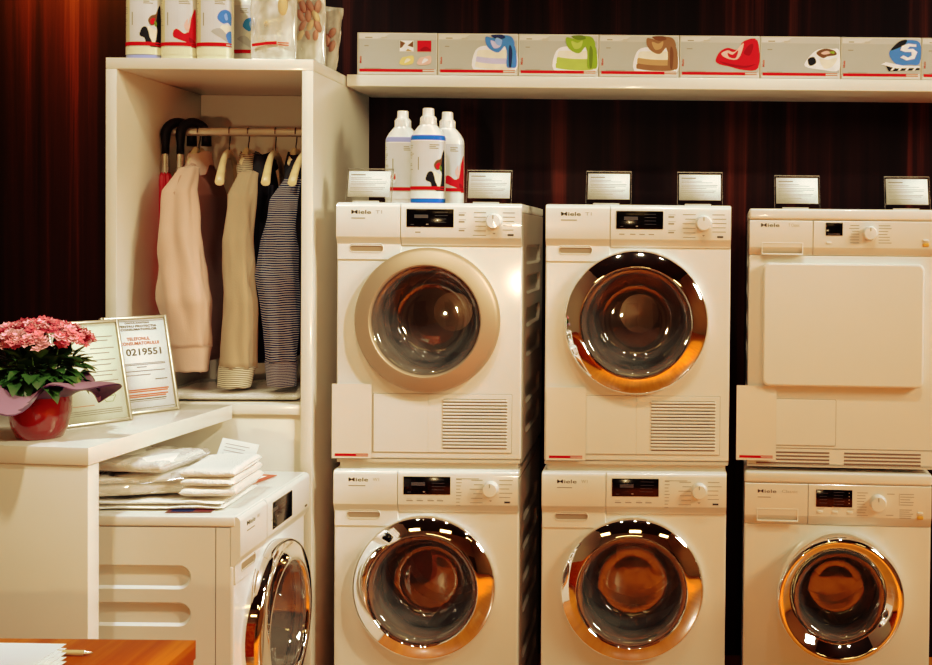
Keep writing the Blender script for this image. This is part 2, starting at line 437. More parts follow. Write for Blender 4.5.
garment('navy_shirt', 'navy blue shirt with fine white stripes at the right of the rail', 'shirt', hX(296), math.radians(6),
        [(295, 177, 3, 3.95), (293, 179, 8, 3.93), (283, 200, 13, 3.87), (277, 240, 17, 3.83), (276, 275, 21, 3.80), (281, 330, 16.5, 3.79), (281, 362, 15.5, 3.79), (282, 386, 14.5, 3.79)], (DARKC, NAVY, CUFN, DARKC), z0=1.17, seed=14, thick=.024, hl=.19)
garment('black_jacket', 'black garment hanging between the beige and the navy striped shirt', 'garment', hX(263.5), math.radians(4),
        [(267, 184, 3, 4.01), (266, 186, 7, 4.0), (261, 215, 11, 3.97), (259, 290, 12, 3.95), (259, 362, 11, 3.95)], (DARKC, DARKC, DARKC, DARKC), cuff=False, z0=1.2, seed=20, thick=.012, hl=.15)

# umbrellas hooked on the rail
REDC = mat('red_umbrella_cloth', (.42, .008, .012), .55, var=.15)
def umbrella(X, label, seed, dy=0):
    t = thing('folded_umbrella', label, 'umbrella', (X, RY, RZ), 0, 'folded umbrellas hooked on the rail')
    R = .045; b = MB()
    pts = [(0, -R, -.075), (0, -R, -.04), (0, -R, 0)]
    pts += [(0, R*math.cos(math.radians(180-k*15)), R*math.sin(math.radians(180-k*15))) for k in range(1, 13)] + [(0, R, -.035)]
    M = Matrix.Rotation(math.radians(-48), 3, 'Z')
    pts = [M @ Vector((p[0], p[1], p[2]-.0125)) for p in pts]
    S = M @ Vector((0, -R, 0))
    b.tube(pts, [.0125]*2+[.0165]*(len(pts)-3)+[.0175], BLACKP, 14); b.build('handle', t, sharp=0)
    b = MB(); b.lathe([(.0135, -.150), (.0135, -.090), (.012, -.078)], mat('silver_collar', (.75, .73, .7), .25, 1), (S.x, S.y, 0), n=18, cap0=True, cap1=True); b.build('collar', t)
    b = MB(); rows = []
    for z, r in ((-.142, .011), (-.16, .018), (-.20, .020), (-.40, .021), (-.55, .019), (-.70, .012), (-.79, .005)):
        rows.append([(S.x+r*(1+.18*math.cos(8*q+z*9+seed))*math.cos(q), S.y+r*(1+.18*math.cos(8*q+z*9+seed))*math.sin(q), z) for q in [2*PI*k/48 for k in range(48)]])
    V = b.grid(rows, REDC, close_u=True); b.cap(V[0], REDC); b.cap(V[-1], REDC)
    b.build('folded_canopy', t, sharp=0)
umbrella(-1.718, 'folded red umbrella with black crook handle, leftmost on the rail', 0)
umbrella(-1.666, 'folded umbrella with black crook handle hooked beside the pink shirt', 2)

# ------------------------------------------------------------------ soft goods
TOWEL = mat('white_terry', (.92, .89, .83), .9, var=.05, bump=.5, bscale=220, sheen=.3)
WRAP = clear('plastic_wrap', (.97, .96, .95), .12, .10, haze=(.95, .93, .9), haze_amt=.22)
def slab(mb, L, W, H, z0, m, seed, amp=.006, n=(30, 20), M=None, taper=0):
    """soft rounded rectangular pad"""
    rows = []
    r = H/2
    NU = 14
    for i in range(n[0]+1):
        u = -1+2*i/n[0]; e = max(0, 1-abs(u)**14)
        x = u*L/2; ring = []
        ends = math.sqrt(max(.03, 1-max(0, (abs(u)-(1-2*r/L))/(2*r/L))**2))
        for k in range(n[1]*2):
            q = 2*PI*k/(n[1]*2)
            cy = math.copysign(abs(math.cos(q))**.35, math.cos(q)); cz = math.copysign(abs(math.sin(q))**.8, math.sin(q))
            y = cy*W/2; z = cz*r*ends
            d = noise.noise(Vector((x*9+seed*5.7, y*9, z*14+seed)))*amp+noise.noise(Vector((x*26+seed*3.1, y*26, z*40)))*amp*.35
            ring.append((x+d*.6, y+d, z0+r+z+(d if cz > 0 else 0)))
        rows.append(ring)
    V = mb.grid(rows, m, close_u=True, M=M); mb.cap(V[0], m); mb.cap(V[-1], m)
# flat wrapped towel on the wardrobe shelf
b = MB(); slab(b, .44, .34, .026, 0, TOWEL, 3, .004); slab(b, .45, .35, .031, -.001, WRAP, 4, .005)
tag(b.build('folded_towel', None, (px(245, 388, 3.9).x, -.475, 1.0575), math.radians(2), sharp=0), 'flat folded white towel in plastic on the wardrobe shelf under the shirts', 'towel')

# ------------------------------------------------------------------ counter
CT = 1.055
NR = Vector((-1.468, CAMY+2.92)); FR = Vector((-1.392, -.706)); NL = Vector((-2.35, CAMY+3.008)); FL = Vector((-2.35, -.706))
c = thing('display_counter', 'white lacquered counter carrying the plant and framed notices, washer tucked below', 'counter', (-1.9, -1.0, 0))
O2 = Vector((-1.9, -1.0))
def loc2(p): return (p.x-O2.x, p.y-O2.y)
b = MB(); b.prism([(*loc2(p), CT-.046) for p in (NR, FR, FL, NL)], (0, 0, .046), LACQ, .0015); b.build('countertop', c)
un = (NR-NL).normalized(); pn = Vector((-un.y, un.x))
IN = .003
b = MB(); q = [NR-un*IN+pn*.003, NL+pn*.003, NL+pn*.052, NR-un*IN+pn*.052]
b.prism([(*loc2(p), 0) for p in q], (0, 0, CT-.0475), LACQ, .0015); b.build('front_panel', c)
b = MB(); q = [FL+Vector((0, -.004)), FL+Vector((.05, -.004)), NL+pn*.053+Vector((.05, 0)), NL+pn*.053]
b.prism([(*loc2(p), 0) for p in q], (0, 0, CT-.0475), LACQ, .0015); b.build('side_panel', c)

# ------------------------------------------------------------------ laundry machines
W = .597
def sheet(y): return lambda u, v: Vector((u, y, v))
def barlist(mb, u, w, v0, v1, n, f, m, h=.0018, jit=.3, right=False):
    for k in range(n):
        v = v0+(v1-v0)*k/max(1, n-1); ww = w*(1-jit*random.random())
        a = u+(w-ww if right else 0)
        quad(mb, a, a+ww, v-h/2, v+h/2, f, m)
def side_cover(mb, d, h, m, sgn, zs, front=.05):
    """side sheet with pressed pill grooves; sgn -1 left, +1 right"""
    M = Matrix(((0, 0, sgn, sgn*W/2), (1, 0, 0, 0), (0, 1, 0, 0), (0, 0, 0, 1)))
    holes = [rrect(.115, d-.09, z-.0325, z+.0325, .032, 8) for z in zs]
    mb.plate([(front, 0), (d, 0), (d, h), (front, h)], holes, M, m, walls=[(.010, .007, m)]*len(zs))
    # front strip and seam
    mb.plate([(.0105, 0), (front-.002, 0), (front-.002, h), (.0105, h)], [], M, m)
    mb.plate([(front-.002, 0), (front, 0), (front, h), (front-.002, h)], [], Matrix.Translation((-sgn*.002, 0, 0)) @ M, mat('seam_shade', (.17, .125, .095), .8))
def round_door(t, cx, cz, R, ri, ringmat, style, hinge=True):
    b = MB()
    if style == 'C':
        prof = [(R+.006, .012), (R+.006, -.032), (R+.003, -.041), (R-.004, -.048), (R-.012, -.051), (ri+.012, -.057), (ri+.004, -.058), (ri, -.055), (ri-.002, -.04)]
    elif style == 'A':
        prof = [(R, .012), (R, -.012), (R-.001, -.020), (R-.006, -.027), (R-.013, -.031), (ri+.012, -.049), (ri+.004, -.051), (ri, -.048), (ri-.002, -.030)]
    else:
        prof = [(R-.002, .012), (R, -.03), (R-.002, -.062), (R-.006, -.076), (R-.013, -.085), (R-.021, -.087), (R-.028, -.083), (ri+.004, -.056), (ri, -.051), (ri-.002, -.030)]
    b.lathe(prof, ringmat, (cx, 0, cz), 'Y', 96)
    door = b.build('door', t, sharp=50)
    if hinge:
        pass
    b = MB(); g = ri-.002
    dz = -.012 if style == 'C' else 0
    gp = [(g, -.036+dz), (g-.006, -.036+dz), (g-.016, -.030+dz), (g*.80, .030+dz), (g*.70, .066), (g*.66, .074), (g*.60, .078), (g*.45, .074), (g*.25, .071), (.001, .070)]
    b.lathe(gp, PORT, (cx, 0, cz), 'Y', 72); gl = b.build('porthole_glass', door, sharp=0)
    gl['label'] = 'dark see-through porthole glass'
    b = MB(); b.lathe([(R-.03, .004), (ri+.02, .02), (ri, .05), (ri-.01, .09), (ri+.03, .11)], RUBBER, (cx, 0, cz), 'Y', 64); b.build('door_gasket', t, sharp=0)
    b = MB()
    dr = .235; y0, y1 = .11, .44
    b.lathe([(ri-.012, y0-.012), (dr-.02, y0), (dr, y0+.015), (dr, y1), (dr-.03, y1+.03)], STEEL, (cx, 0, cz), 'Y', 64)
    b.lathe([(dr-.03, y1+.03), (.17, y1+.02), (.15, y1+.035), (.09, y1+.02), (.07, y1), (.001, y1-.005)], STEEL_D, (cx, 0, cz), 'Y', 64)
    for k in range(3):
        a = 2*PI*k/3+.5; M = Matrix.Translation((cx, 0, cz)) @ Matrix.Rotation(-a, 4, 'Y')
        rows = [[(dr-.001, y0+.02, -.05), (dr-.045, y0+.03, -.018), (dr-.05, y0+.03, 0), (dr-.045, y0+.03, .018), (dr-.001, y0+.02, .05)], [(dr-.001, y1, -.05), (dr-.045, y1-.02, -.018), (dr-.05, y1-.02, 0), (dr-.045, y1-.02, .018), (dr-.001, y1, .05)]]
        b.grid(rows, STEEL, M=M)
    b.build('drum', t, sharp=40)
    return door
def knob(t, parent, x, z, R, y):
    b = MB(); prof = [(R*1.12, y), (R*1.08, y-.004), (R, y-.006), (R*.96, y-.02), (R*.9, y-.024), (.001, y-.025)]
    b.lathe(prof, ENAMEL, (x, 0, z), 'Y', 40)
    quad(b, x-.0012, x+.0012, z+R*.35, z+R*.85, sheet(y-.0252), INKG)
    return b.build('programme_knob', parent, sharp=40)
def logo(t, parent, x0, x1, z0, z1, y, badge, bx, bw, sub=True):
    b = MB(); put_text(b, 'Miele', x0, x1, z0, z1, sheet(y), INK, .006); b.build('logo', parent, sharp=0)
    b = MB(); h = (z1-z0)
    put_text(b, badge, bx, bx+bw, z0+h*.1, z0+h*1.0, sheet(y), INKL)
    if sub: barlist(b, x0, (x1-x0)*.95, z0-.014, z0-.014, 1, sheet(y), INKG, .0025)
    b.build('model_print', parent, sharp=0)

def machine_A(kind, label, loc, rotz, ringmat, group, badge, side_m=None, touch=False):
    """modern model: wide round door, fascia with display and knob"""
    dry = kind == 'dryer'
    h = .840 if dry else .85; d = .62
    t = thing('tumble_dryer' if dry else 'washing_machine', label, 'tumble dryer' if dry else 'washing machine', loc, rotz, group)
    L, Rr = -W/2, W/2
    S = side_m or ENAMEL_SHADE
    zb = .012 if dry else 0
    b = MB()
    zs = [h-.165, h-.265, h-.375, h-.475, h-.63, h-.73][:6]
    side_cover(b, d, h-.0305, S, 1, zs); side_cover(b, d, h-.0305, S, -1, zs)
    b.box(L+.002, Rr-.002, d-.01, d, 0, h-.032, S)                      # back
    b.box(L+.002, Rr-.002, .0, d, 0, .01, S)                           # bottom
    b.box(L, Rr, -.004, d, h-.030, h, ENAMEL, .005, 3)                  # lid
    b.build('cabinet', t)
    ztop = h-.022
    # front sheet with door opening
    dc = (0.0-.004, h-(.378 if dry else .381)); R = .2335
    b = MB(); holes = [circ(*dc, R-.012)]
    b.plate(rrect(L+.004, Rr-.004, zb+.004, h-.139, .004), holes, FRONT, ENAMEL, rim=.0104)
    if dry:
        b.box(L+.01, Rr-.01, .012, d-.02, -.022, .0, BAND)               # stacking plinth
    b.build('front_panel', t)
    # detergent drawer / fascia share one profile (y,z)
    def fascia(mb, x0, x1):
        pr = [(.0, h-.002), (-.008, h-.003), (-.014, h-.009), (-.016, h-.016), (-.016, h-.110), (-.0145, h-.114), (-.004, h-.132), (-.003, h-.137), (.0, h-.138)]
        rows = [[(x, y, z) for (y, z) in pr] for x in (x0, x1)]
        i = mb.mi(ENAMEL); j = mb.mi(BAND)
        V = mb.grid(rows, ENAMEL)
        for f in mb.bm.faces:
            c = f.calc_center_median()
            if h-.134 < c.z < h-.111 and c.y < -.003: f.material_index = j
        for r in V: mb.cap(list(r)+[mb.bm.verts.new((r[0].co.x, .01, h-.138)), mb.bm.verts.new((r[0].co.x, .01, h-.002))], ENAMEL)
    xs = L+.208
    b = MB(); fascia(b, L+.001, xs-.001)
    b.plate(rrect(L+.003, xs-.003, h-.183, h-.135, .003), [rrect(L+.042, L+.149, h-.157, h-.1395, .0087, 6)], Matrix.Translation((0, -.0035, 0)) @ FRONT, ENAMEL, rim=.0035, cham=.002,
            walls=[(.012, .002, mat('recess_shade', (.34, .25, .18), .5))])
    # finger recess, drawn a little taller into the sloped band
    dr = b.build('detergent_drawer', t)
    b = MB(); H0, H1 = h-.1605, h-.134
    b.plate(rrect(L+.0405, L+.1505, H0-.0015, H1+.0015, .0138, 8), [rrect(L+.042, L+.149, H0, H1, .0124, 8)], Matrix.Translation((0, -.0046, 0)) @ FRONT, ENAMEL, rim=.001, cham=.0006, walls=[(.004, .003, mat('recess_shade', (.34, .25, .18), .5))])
    b.build('drawer_handle', dr)
    b = MB(); fascia(b, xs+.001, Rr-.001); cp = b.build('control_panel', t)
    y = -.0164
    logo(t, dr, L+.05, L+.113, h-.037, h-.0255, y, badge, L+.128, .02)
    b = MB()
    if touch: b.box(L+.255, L+.425, -.0175, -.012, h-.100, h-.022, BLACKG, .001)
    else: b.box(L+.227, L+.378, -.0175, -.012, h-.078, h-.020, BLACKG, .001)
    fd = sheet(-.0178); D2 = mat('display_text', (.055, .06, .07), .5)  # faint grey text bars on the black display
    barlist(b, L+.252, .045, h-.040, h-.047, 3, fd, D2, .004, .0)
    barlist(b, L+.318, .045, h-.030, h-.062, 4, fd, D2, .0013, .2)
    barlist(b, L+.24, .012, h-.07, h-.07, 1, fd, D2, .002); barlist(b, L+.29, .008, h-.069, h-.069, 1, fd, INKG, .003)
    b.build('display', cp)
    b = MB(); f = sheet(y)
    if touch: quad(b, L+.30, L+.306, h-.108, h-.106, f, INKL)
    elif dry:
        for zz in (.038, .06, .088): quad(b, L+.395, L+.413, h-zz-.002, h-zz+.002, f, INKG); quad(b, L+.395, L+.418, h-zz+.006, h-zz+.0075, f, INKL)
        if ringmat is CHAMP: quad(b, L+.255, L+.272, h-.096, h-.093, f, INKG)
        else:
            for u in (.237, .272, .302, .332): quad(b, L+u, L+u+.017, h-.096, h-.0935, f, INKG)
    else:
        barlist(b, L+.397, .018, h-.028, h-.112, 9, f, INKG, .0018, .4); quad(b, L+.397, L+.47, h-.0265, h-.025, f, INKG)
        for u in (.237, .270, .305, .335): quad(b, L+u, L+u+.020, h-.099, h-.096, f, INKG); quad(b, L+u, L+u+.016, h-.093, h-.0918, f, INKL)
    if not touch: barlist(b, L+.440, .042, h-.030, h-.103, 6, f, INKG, .0017, .35, True)
    if not touch: barlist(b, L+.536, .045, h-.030, h-.085, 5, f, INKG, .0017, .35)
    if not touch: b.poly([f(L+.503, h-.095), f(L+.508, h-.0995), f(L+.513, h-.095)], INKG)
    b.build('panel_printing', cp, sharp=0)
    b = MB(); b.box(L+.552, L+.571, y-.0005, y+.002, h-.104, h-.098, INK, .0005); b.build('optical_window', cp)
    if not touch: knob(t, cp, L+.508, h-.058, .0235, -.016)
    round_door(t, dc[0], dc[1], R, .176, ringmat, 'C' if touch else 'A')
    if dry:
        b = MB(); f = sheet(-.0008)
        x0, x1, z0, z1 = L+.12, L+.567, h-.806, h-.617
        fl = Matrix.Translation((0, -.003, 0)) @ FRONT
        b.plate(rrect(x0+.001, L+.296, z0+.001, z1-.001, .002), [], fl, ENAMEL, rim=.0028, cham=.001)
        b.plate(rrect(x0-.001, x1+.001, z0-.001, z1+.001, .002), [], Matrix.Translation((0, -.0008, 0)) @ FRONT, mat('seam_shade', (.17, .125, .095), .8))
        b.plate(rrect(L+.298, x1-.001, z0+.001, z1-.001, .002), [rrect(L+.345, L+.552, h-.794, h-.632, .004)], fl, ENAMEL, rim=.0028, cham=.001)
        b.build('service_flap', t)
        b = MB(); dk = mat('grille_dark', (.24, .15, .11), .7)
        b.plate(rrect(L+.345, L+.552, h-.794, h-.632, .004), [], Matrix.Translation((0, -.0012, 0)) @ FRONT, dk)
        b.plate(rrect(L+.398, L+.535, h-.772, h-.662, .003), [], Matrix.Translation((0, -.0014, 0)) @ FRONT, mat('grille_fan', (.07, .05, .05), .7))
        n = 15
        for q in range(n):
            z = h-.792+.160*(q+.5)/n
            b.box(L+.345, L+.552, -.006, -.0015, z-.0034, z+.0034, ENAMEL, .001, 1)
        b.build('vent_grille', t)
    else:
        b = MB(); f = sheet(-.0012)
        b.plate(rrect(L+.03, L+.17, .05, .16, .003), [], Matrix.Translation((0, -.0025, 0)) @ FRONT, ENAMEL, rim=.0025, cham=.001)
        b.build('pump_flap', t)
    return t

ROT3 = math.radians(-3.4)
def machine_B(kind, label, loc, badge):
    dry = kind == 'dryer'; h = .832 if dry else .857; d = .62
    t = thing('tumble_dryer' if dry else 'washing_machine', label, 'tumble dryer' if dry else 'washing machine', loc, ROT3, 'tumble dryers' if dry else 'washing machines in the row')
    L, Rr = -W/2, W/2; S = ENAMEL_SHADE
    b = MB(); zs = [h-.165, h-.265, h-.375, h-.475, h-.63, h-.73]
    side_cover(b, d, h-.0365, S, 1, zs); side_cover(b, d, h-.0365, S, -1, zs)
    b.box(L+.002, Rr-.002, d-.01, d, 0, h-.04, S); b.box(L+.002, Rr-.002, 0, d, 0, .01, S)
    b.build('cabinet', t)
    b = MB(); b.box(L-.001, Rr+.001, -.014, d, h-.036, h, ENAMEL, .007, 3); b.build('lid', t)
    fb = .148 if dry else .170; ft = .123 if dry else .140
    dcz = h-.393; R = .206; ri = .143
    b = MB()
    holes = [] if dry else [circ(.006, dcz, R-.012)]
    b.plate(rrect(L+.004, Rr-.004, .004, h-fb-.004, .004), holes, FRONT, ENAMEL, rim=.0104)
    b.build('front_panel', t)
    def fascia(mb, x0, x1):
        pr = [(.0, h-.0375), (-.010, h-.0375), (-.012, h-.040), (-.012, h-ft), (-.011, h-ft-.003), (-.003, h-fb+.003), (.0, h-fb)]
        V = mb.grid([[(x, y, z) for (y, z) in pr] for x in (x0, x1)], ENAMEL); j = mb.mi(BAND)
        for f in mb.bm.faces:
            c = f.calc_center_median()
            if h-fb < c.z < h-ft and c.y < -.003: f.material_index = j
        for r in V: mb.cap(list(r)+[mb.bm.verts.new((r[0].co.x, .01, h-fb)), mb.bm.verts.new((r[0].co.x, .01, h-.0375))], ENAMEL)
    xs = L+.204; y = -.0124; f = sheet(y)
    b = MB(); fascia(b, L+.001, xs-.001); dr = b.build('detergent_drawer', t)
    b = MB(); r0, r1 = (h-.143, h-.112) if dry else (h-.155, h-.122)
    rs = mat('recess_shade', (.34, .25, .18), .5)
    b.plate([(L+.040, r0-.003), (L+.172, r0-.003), (L+.172, r1+.003), (L+.040, r1+.003)], [[(L+.043, r0), (L+.169, r0), (L+.169, r1), (L+.043, r1)]], Matrix.Translation((0, -.0128, 0)) @ FRONT, ENAMEL, rim=.010, cham=.0005, walls=[(.0075, .002, rs)])
    b.box(L+.040, L+.172, -.0165, -.012, r0-.006, r0-.001, ENAMEL, .001); b.build('drawer_handle', dr)
    b = MB(); fascia(b, xs+.001, Rr-.001); cp = b.build('control_panel', t)
    D2 = mat('display_text', (.055, .06, .07), .5)
    if dry:
        logo(t, dr, L+.037, L+.096, h-.0585, h-.0475, y, badge, L+.125, .035, False)
        b = MB(); b.box(L+.244, L+.298, -.0135, -.008, h-.085, h-.044, BLACKG, .001); quad(b, L+.25, L+.29, h-.0805, h-.0795, sheet(-.0138), INKG); b.build('display', cp)
        b = MB(); barlist(b, L+.318, .032, h-.052, h-.107, 7, f, INKG, .0017, .35, True); barlist(b, L+.412, .042, h-.052, h-.107, 7, f, INKG, .0017, .35)
        b.build('panel_printing', cp, sharp=0)
        b = MB(); b.box(L+.246, L+.262, y-.002, y+.002, h-.111, h-.105, ENAMEL, .001); b.build('option_button', cp)
        knob(t, cp, L+.384, h-.077, .021, -.012); oz = .112
    else:
        logo(t, dr, L+.042, L+.102, h-.0685, h-.0575, y, badge, L+.12, .05)
        b = MB(); b.box(L+.229, L+.345, -.0135, -.008, h-.110, h-.054, BLACKG, .001)
        barlist(b, L+.24, .03, h-.065, h-.097, 4, sheet(-.0138), D2, .0015, .3); barlist(b, L+.285, .04, h-.062, h-.1, 5, sheet(-.0138), D2, .0015, .3)
        for k in range(4): quad(b, L+.333, L+.3365, h-.065-.011*k, h-.0625-.011*k, sheet(-.0138), INKG)
        b.build('display', cp)
        b = MB(); barlist(b, L+.360, .035, h-.062, h-.135, 9, f, INKG, .0017, .35)
        barlist(b, L+.455, .028, h-.064, h-.064, 1, f, INKG, .0017); barlist(b, L+.452, .025, h-.132, h-.132, 1, f, INKG, .0017)
        barlist(b, L+.497, .045, h-.064, h-.098, 5, f, INKG, .0017, .4); quad(b, L+.4935, L+.4945, h-.10, h-.062, f, INKG)
        barlist(b, L+.495, .045, h-.114, h-.140, 5, f, INKG, .0017, .35)
        for u in (.233, .281, .329): quad(b, L+u, L+u+.022, h-.1165, h-.115, f, INKL)
        b.build('panel_printing', cp, sharp=0)
        for u in (.233, .281, .329): b = MB(); b.box(L+u, L+u+.018, y-.002, y+.002, h-.130, h-.122, ENAMEL, .001); b.build('option_button', cp)
        knob(t, cp, L+.426, h-.094, .025, -.012); oz = .138
    b = MB(); b.box(L+.551, L+.571, y-.003, y+.002, h-oz-.006, h-oz+.006, ORANGE, .003); b.box(L+.552, L+.570, y-.003, y+.002, h-oz+.010, h-oz+.017, ENAMEL, .002); b.build('start_button', cp)
    if dry:
        b = MB(); b.plate(rrect(L+.052, L+.551, h-.563, h-.180, .020, 8), [], Matrix.Translation((0, -.026, 0)) @ FRONT, ENAMEL, rim=.026, cham=.006); b.build('door', t)
        sh = mat('seam_shade', (.17, .125, .095), .8)
        b = MB(); b.plate(rrect(L+.085, L+.285, h-.763, h-.612, .006), [], Matrix.Translation((0, -.0008, 0)) @ FRONT, sh)
        b.plate(rrect(L+.0868, L+.2832, h-.7612, h-.6138, .005), [], Matrix.Translation((0, -.0025, 0)) @ FRONT, ENAMEL, rim=.002, cham=.0006); b.build('service_flap', t)
        b = MB(); quad(b, L+.002, Rr-.002, h-.7725, h-.7708, sheet(-.0008), sh)
        for (a, c2) in ((.030, .265), (.312, .556)):
            for q in range(4): quad(b, L+a, L+c2, h-.820+.0115*q-.0026, h-.820+.0115*q+.0026, sheet(-.0008), mat('slit_dark', (.16, .10, .08), .8))
        b.build('vent_grille', t)
    else:
        round_door(t, .006, dcz, R, ri, CHROME, 'B')
        b = MB(); b.plate(rrect(L+.03, L+.21, .05, .18, .003), [], Matrix.Translation((0, -.0025, 0)) @ FRONT, ENAMEL, rim=.0025, cham=.001); b.build('pump_flap', t)
    return t
X1, X2, YF = -.7645, -.0865, -.70
X3, Y3 = .271+.2985*math.cos(ROT3), YF+.2985*math.sin(ROT3)
GW, GD = 'washing machines in the row', 'tumble dryers'
machine_A('washer', 'white washing machine with chrome porthole under the silver-rimmed dryer, left column', (X1, YF, 0), 0, CHROME, GW, 'W1')
machine_A('washer', 'white washing machine with chrome porthole at the bottom of the middle column', (X2-.006, YF, 0), 0, CHROME, GW, 'W1')
machine_B('washer', 'white washing machine with small chrome porthole and amber button under the flat-door dryer', (X3-.006, Y3, 0), 'Classic')
machine_A('dryer', 'white tumble dryer with matt silver door rim, three bottles standing on it', (X1+.005, YF, .872), 0, CHAMP, GD, 'T1')
machine_A('dryer', 'white tumble dryer with chrome door rim on top of the middle column', (X2, YF, .872), 0, CHROME, GD, 'T1')
machine_B('dryer', 'white tumble dryer with plain square door on top of the right column', (X3, Y3, .872), 'T Classic')
machine_A('washer', 'white washing machine turned sideways beneath the counter with towels on top', (-1.145, CAMY+3.352, 0), PI/2, CHROME, GW, 'W1', side_m=ENAMEL, touch=True)

# leaflets hung on the dryers
def leaflet(X, label, x0, x1, z0, z1, Y=YF, rot=0):
    t = thing('info_leaflet', label, 'leaflet', (X, Y-.010, 0), rot, 'blank info leaflets on the dryers')
    b = MB(); b.box(x0, x1, -.0012, 0, z0, z1, mat('leaflet_card', (.80, .74, .67), .6, var=.02)); b.build('card', t)
    b = MB(); f = sheet(-.0016); w_ = x1-x0
    quad(b, x0+w_*.08, x0+w_*.62, z0+.007, z0+.0155, f, RED); quad(b, x0+w_*.62, x0+w_*.92, z0+.0125, z0+.0155, f, RED); quad(b, x0+w_*.62, x0+w_*.92, z0+.007, z0+.0098, f, RED)
    b.build('red_bar_print', t, sharp=0)
leaflet(X1, 'cream leaflet with red bar at the corner of the left dryer', -.305, -.177, .886, 1.127)
leaflet(X2, 'cream leaflet with red bar at the corner of the middle dryer', -.292, -.164, .886, 1.122)
leaflet(X3, 'cream leaflet with red bar at the corner of the right dryer', -.334, -.206, .893, 1.134, Y3, ROT3)

# ------------------------------------------------------------------ wall shelf and powder boxes
b = MB(); b.box(-1.132, 2.2, -.33, -.001, 2.134, 2.175, LACQ, .0015)
ws = tag(b.build('wall_shelf'), 'long white shelf on the dark wall carrying the powder boxes', 'shelf')
BOXB = mat('box_card', (.62, .60, .55), .5, var=.02); BOXG = mat('box_pale_blue', (.44, .46, .46), .45, var=.06, vscale=9); BOXS = mat('box_silver', (.52, .53, .52), .45); BOXW = mat('box_white', (.66, .65, .61), .45)
def cm(n, c): return mat('print_'+n, c, .6, var=.12, vscale=30, spec=.15)
P = dict(cream=cm('cream', (.80, .74, .62)), blue=cm('blue', (.05, .22, .60)), blue2=cm('blue2', (.22, .45, .75)), navy=cm('navy', (.02, .03, .12)), lilac=cm('lilac', (.55, .55, .70)),
         green=cm('green', (.22, .40, .03)), green2=cm('green2', (.42, .55, .12)), dgreen=cm('dgreen', (.10, .20, .02)), brown=cm('brown', (.14, .06, .03)), tan=cm('tan', (.50, .30, .15)), brown2=cm('brown2', (.26, .12, .06)),
         red=cm('red', (.60, .01, .02)), dred=cm('dred', (.30, .005, .012)), pink=cm('pink', (.78, .50, .48)), black=cm('black', (.012, .012, .014)), white=cm('white', (.82, .80, .77)), yellow=cm('yellow', (.75, .62, .30)), grey=cm('grey', (.45, .45, .46)))
def towel_pic(add, c1, c2, c3, dark):
    add([(.44, .16), (.47, .60), (.62, .72), (.95, .66), (.98, .14), (.7, .10)], 'white', True)
    for k, (v, c) in enumerate(((.20, c3), (.33, c2), (.46, 'cream'))):
        add([(.50-.02*k*0, v), (.47+.01*k, v+.04), (.50+.01*k, v+.15), (.72, v+.19-.02*k), (.93, v+.14), (.93, v-.02), (.70, v-.04)], c, True)
    add([(.60, .93), (.70, .90), (.80, .97), (.92, .93), (.96, .75), (.90, .68), (.84, .72), (.76, .56), (.66, .62), (.60, .76)], c1, True)
    add([(.66, .84), (.74, .80), (.80, .86), (.78, .70), (.70, .66)], c2, True)
    add([(.80, .86), (.90, .80), (.97, .68), (.985, .25), (.92, .20), (.86, .24), (.86, .60)], c1, True)
    add([(.90, .74), (.93, .6), (.92, .24), (.89, .24), (.885, .6)], dark, True)
    add([(.66, .96), (.80, .98), (.84, .90), (.74, .87)], dark, True)
def pic_1(add):
    for (u, v, c, c2) in ((.53, .56, 'brown', 'white'), (.75, .56, 'red', 'dred'), (.53, .24, 'yellow', 'cream'), (.75, .24, 'pink', 'white')):
        a = [(u, v), (u+.175, v), (u+.175, v+.26), (u, v+.26)]
        if v > .5: add(a, c if c != 'brown' else 'white')
        if c == 'brown': add([(u+.005, v+.255), (u+.07, v+.2), (u+.03, v+.1), (u+.005, v+.08)], 'brown'); add([(u+.1, v+.14), (u+.17, v+.25), (u+.17, v+.1)], 'brown'); add([(u+.08, v+.01), (u+.1, v+.06), (u+.16, v+.01)], 'tan')
        elif v > .5: add([(u+.03, v+.02), (u+.1, v+.12), (u+.17, v+.03)], c2, True)
        else:
            add([(u, v+.03), (u+.03, v+.17), (u+.09, v+.2), (u+.17, v+.22), (u+.17, v+.05), (u+.08, v)], c, True); add([(u+.06, v+.04), (u+.09, v+.16), (u+.14, v+.12)], c2, True)
def pic_2(add): towel_pic(add, 'blue', 'lilac', 'cream', 'navy'); add([(.73, .90), (.80, .85), (.78, .72), (.72, .78)], 'blue2', True)
def pic_3(add): towel_pic(add, 'green', 'green2', 'green2', 'dgreen')
def pic_4(add): towel_pic(add, 'brown2', 'tan', 'brown2', 'brown')
def pic_5(add):
    add([(.45, .42), (.50, .62), (.60, .72), (.72, .68), (.80, .88), (.97, .90), (.985, .26), (.80, .20), (.62, .28), (.50, .33)], 'red', True)
    add([(.52, .58), (.60, .66), (.68, .62), (.76, .78), (.80, .82), (.76, .55), (.70, .44), (.58, .48)], 'pink', True)
    add([(.60, .60), (.66, .56), (.73, .66), (.70, .48), (.62, .50)], 'red', True)
    add([(.50, .40), (.64, .34), (.82, .30), (.95, .34), (.82, .25), (.62, .30)], 'dred', True)
    add([(.80, .60), (.86, .78), (.92, .80), (.88, .55)], 'dred', True)
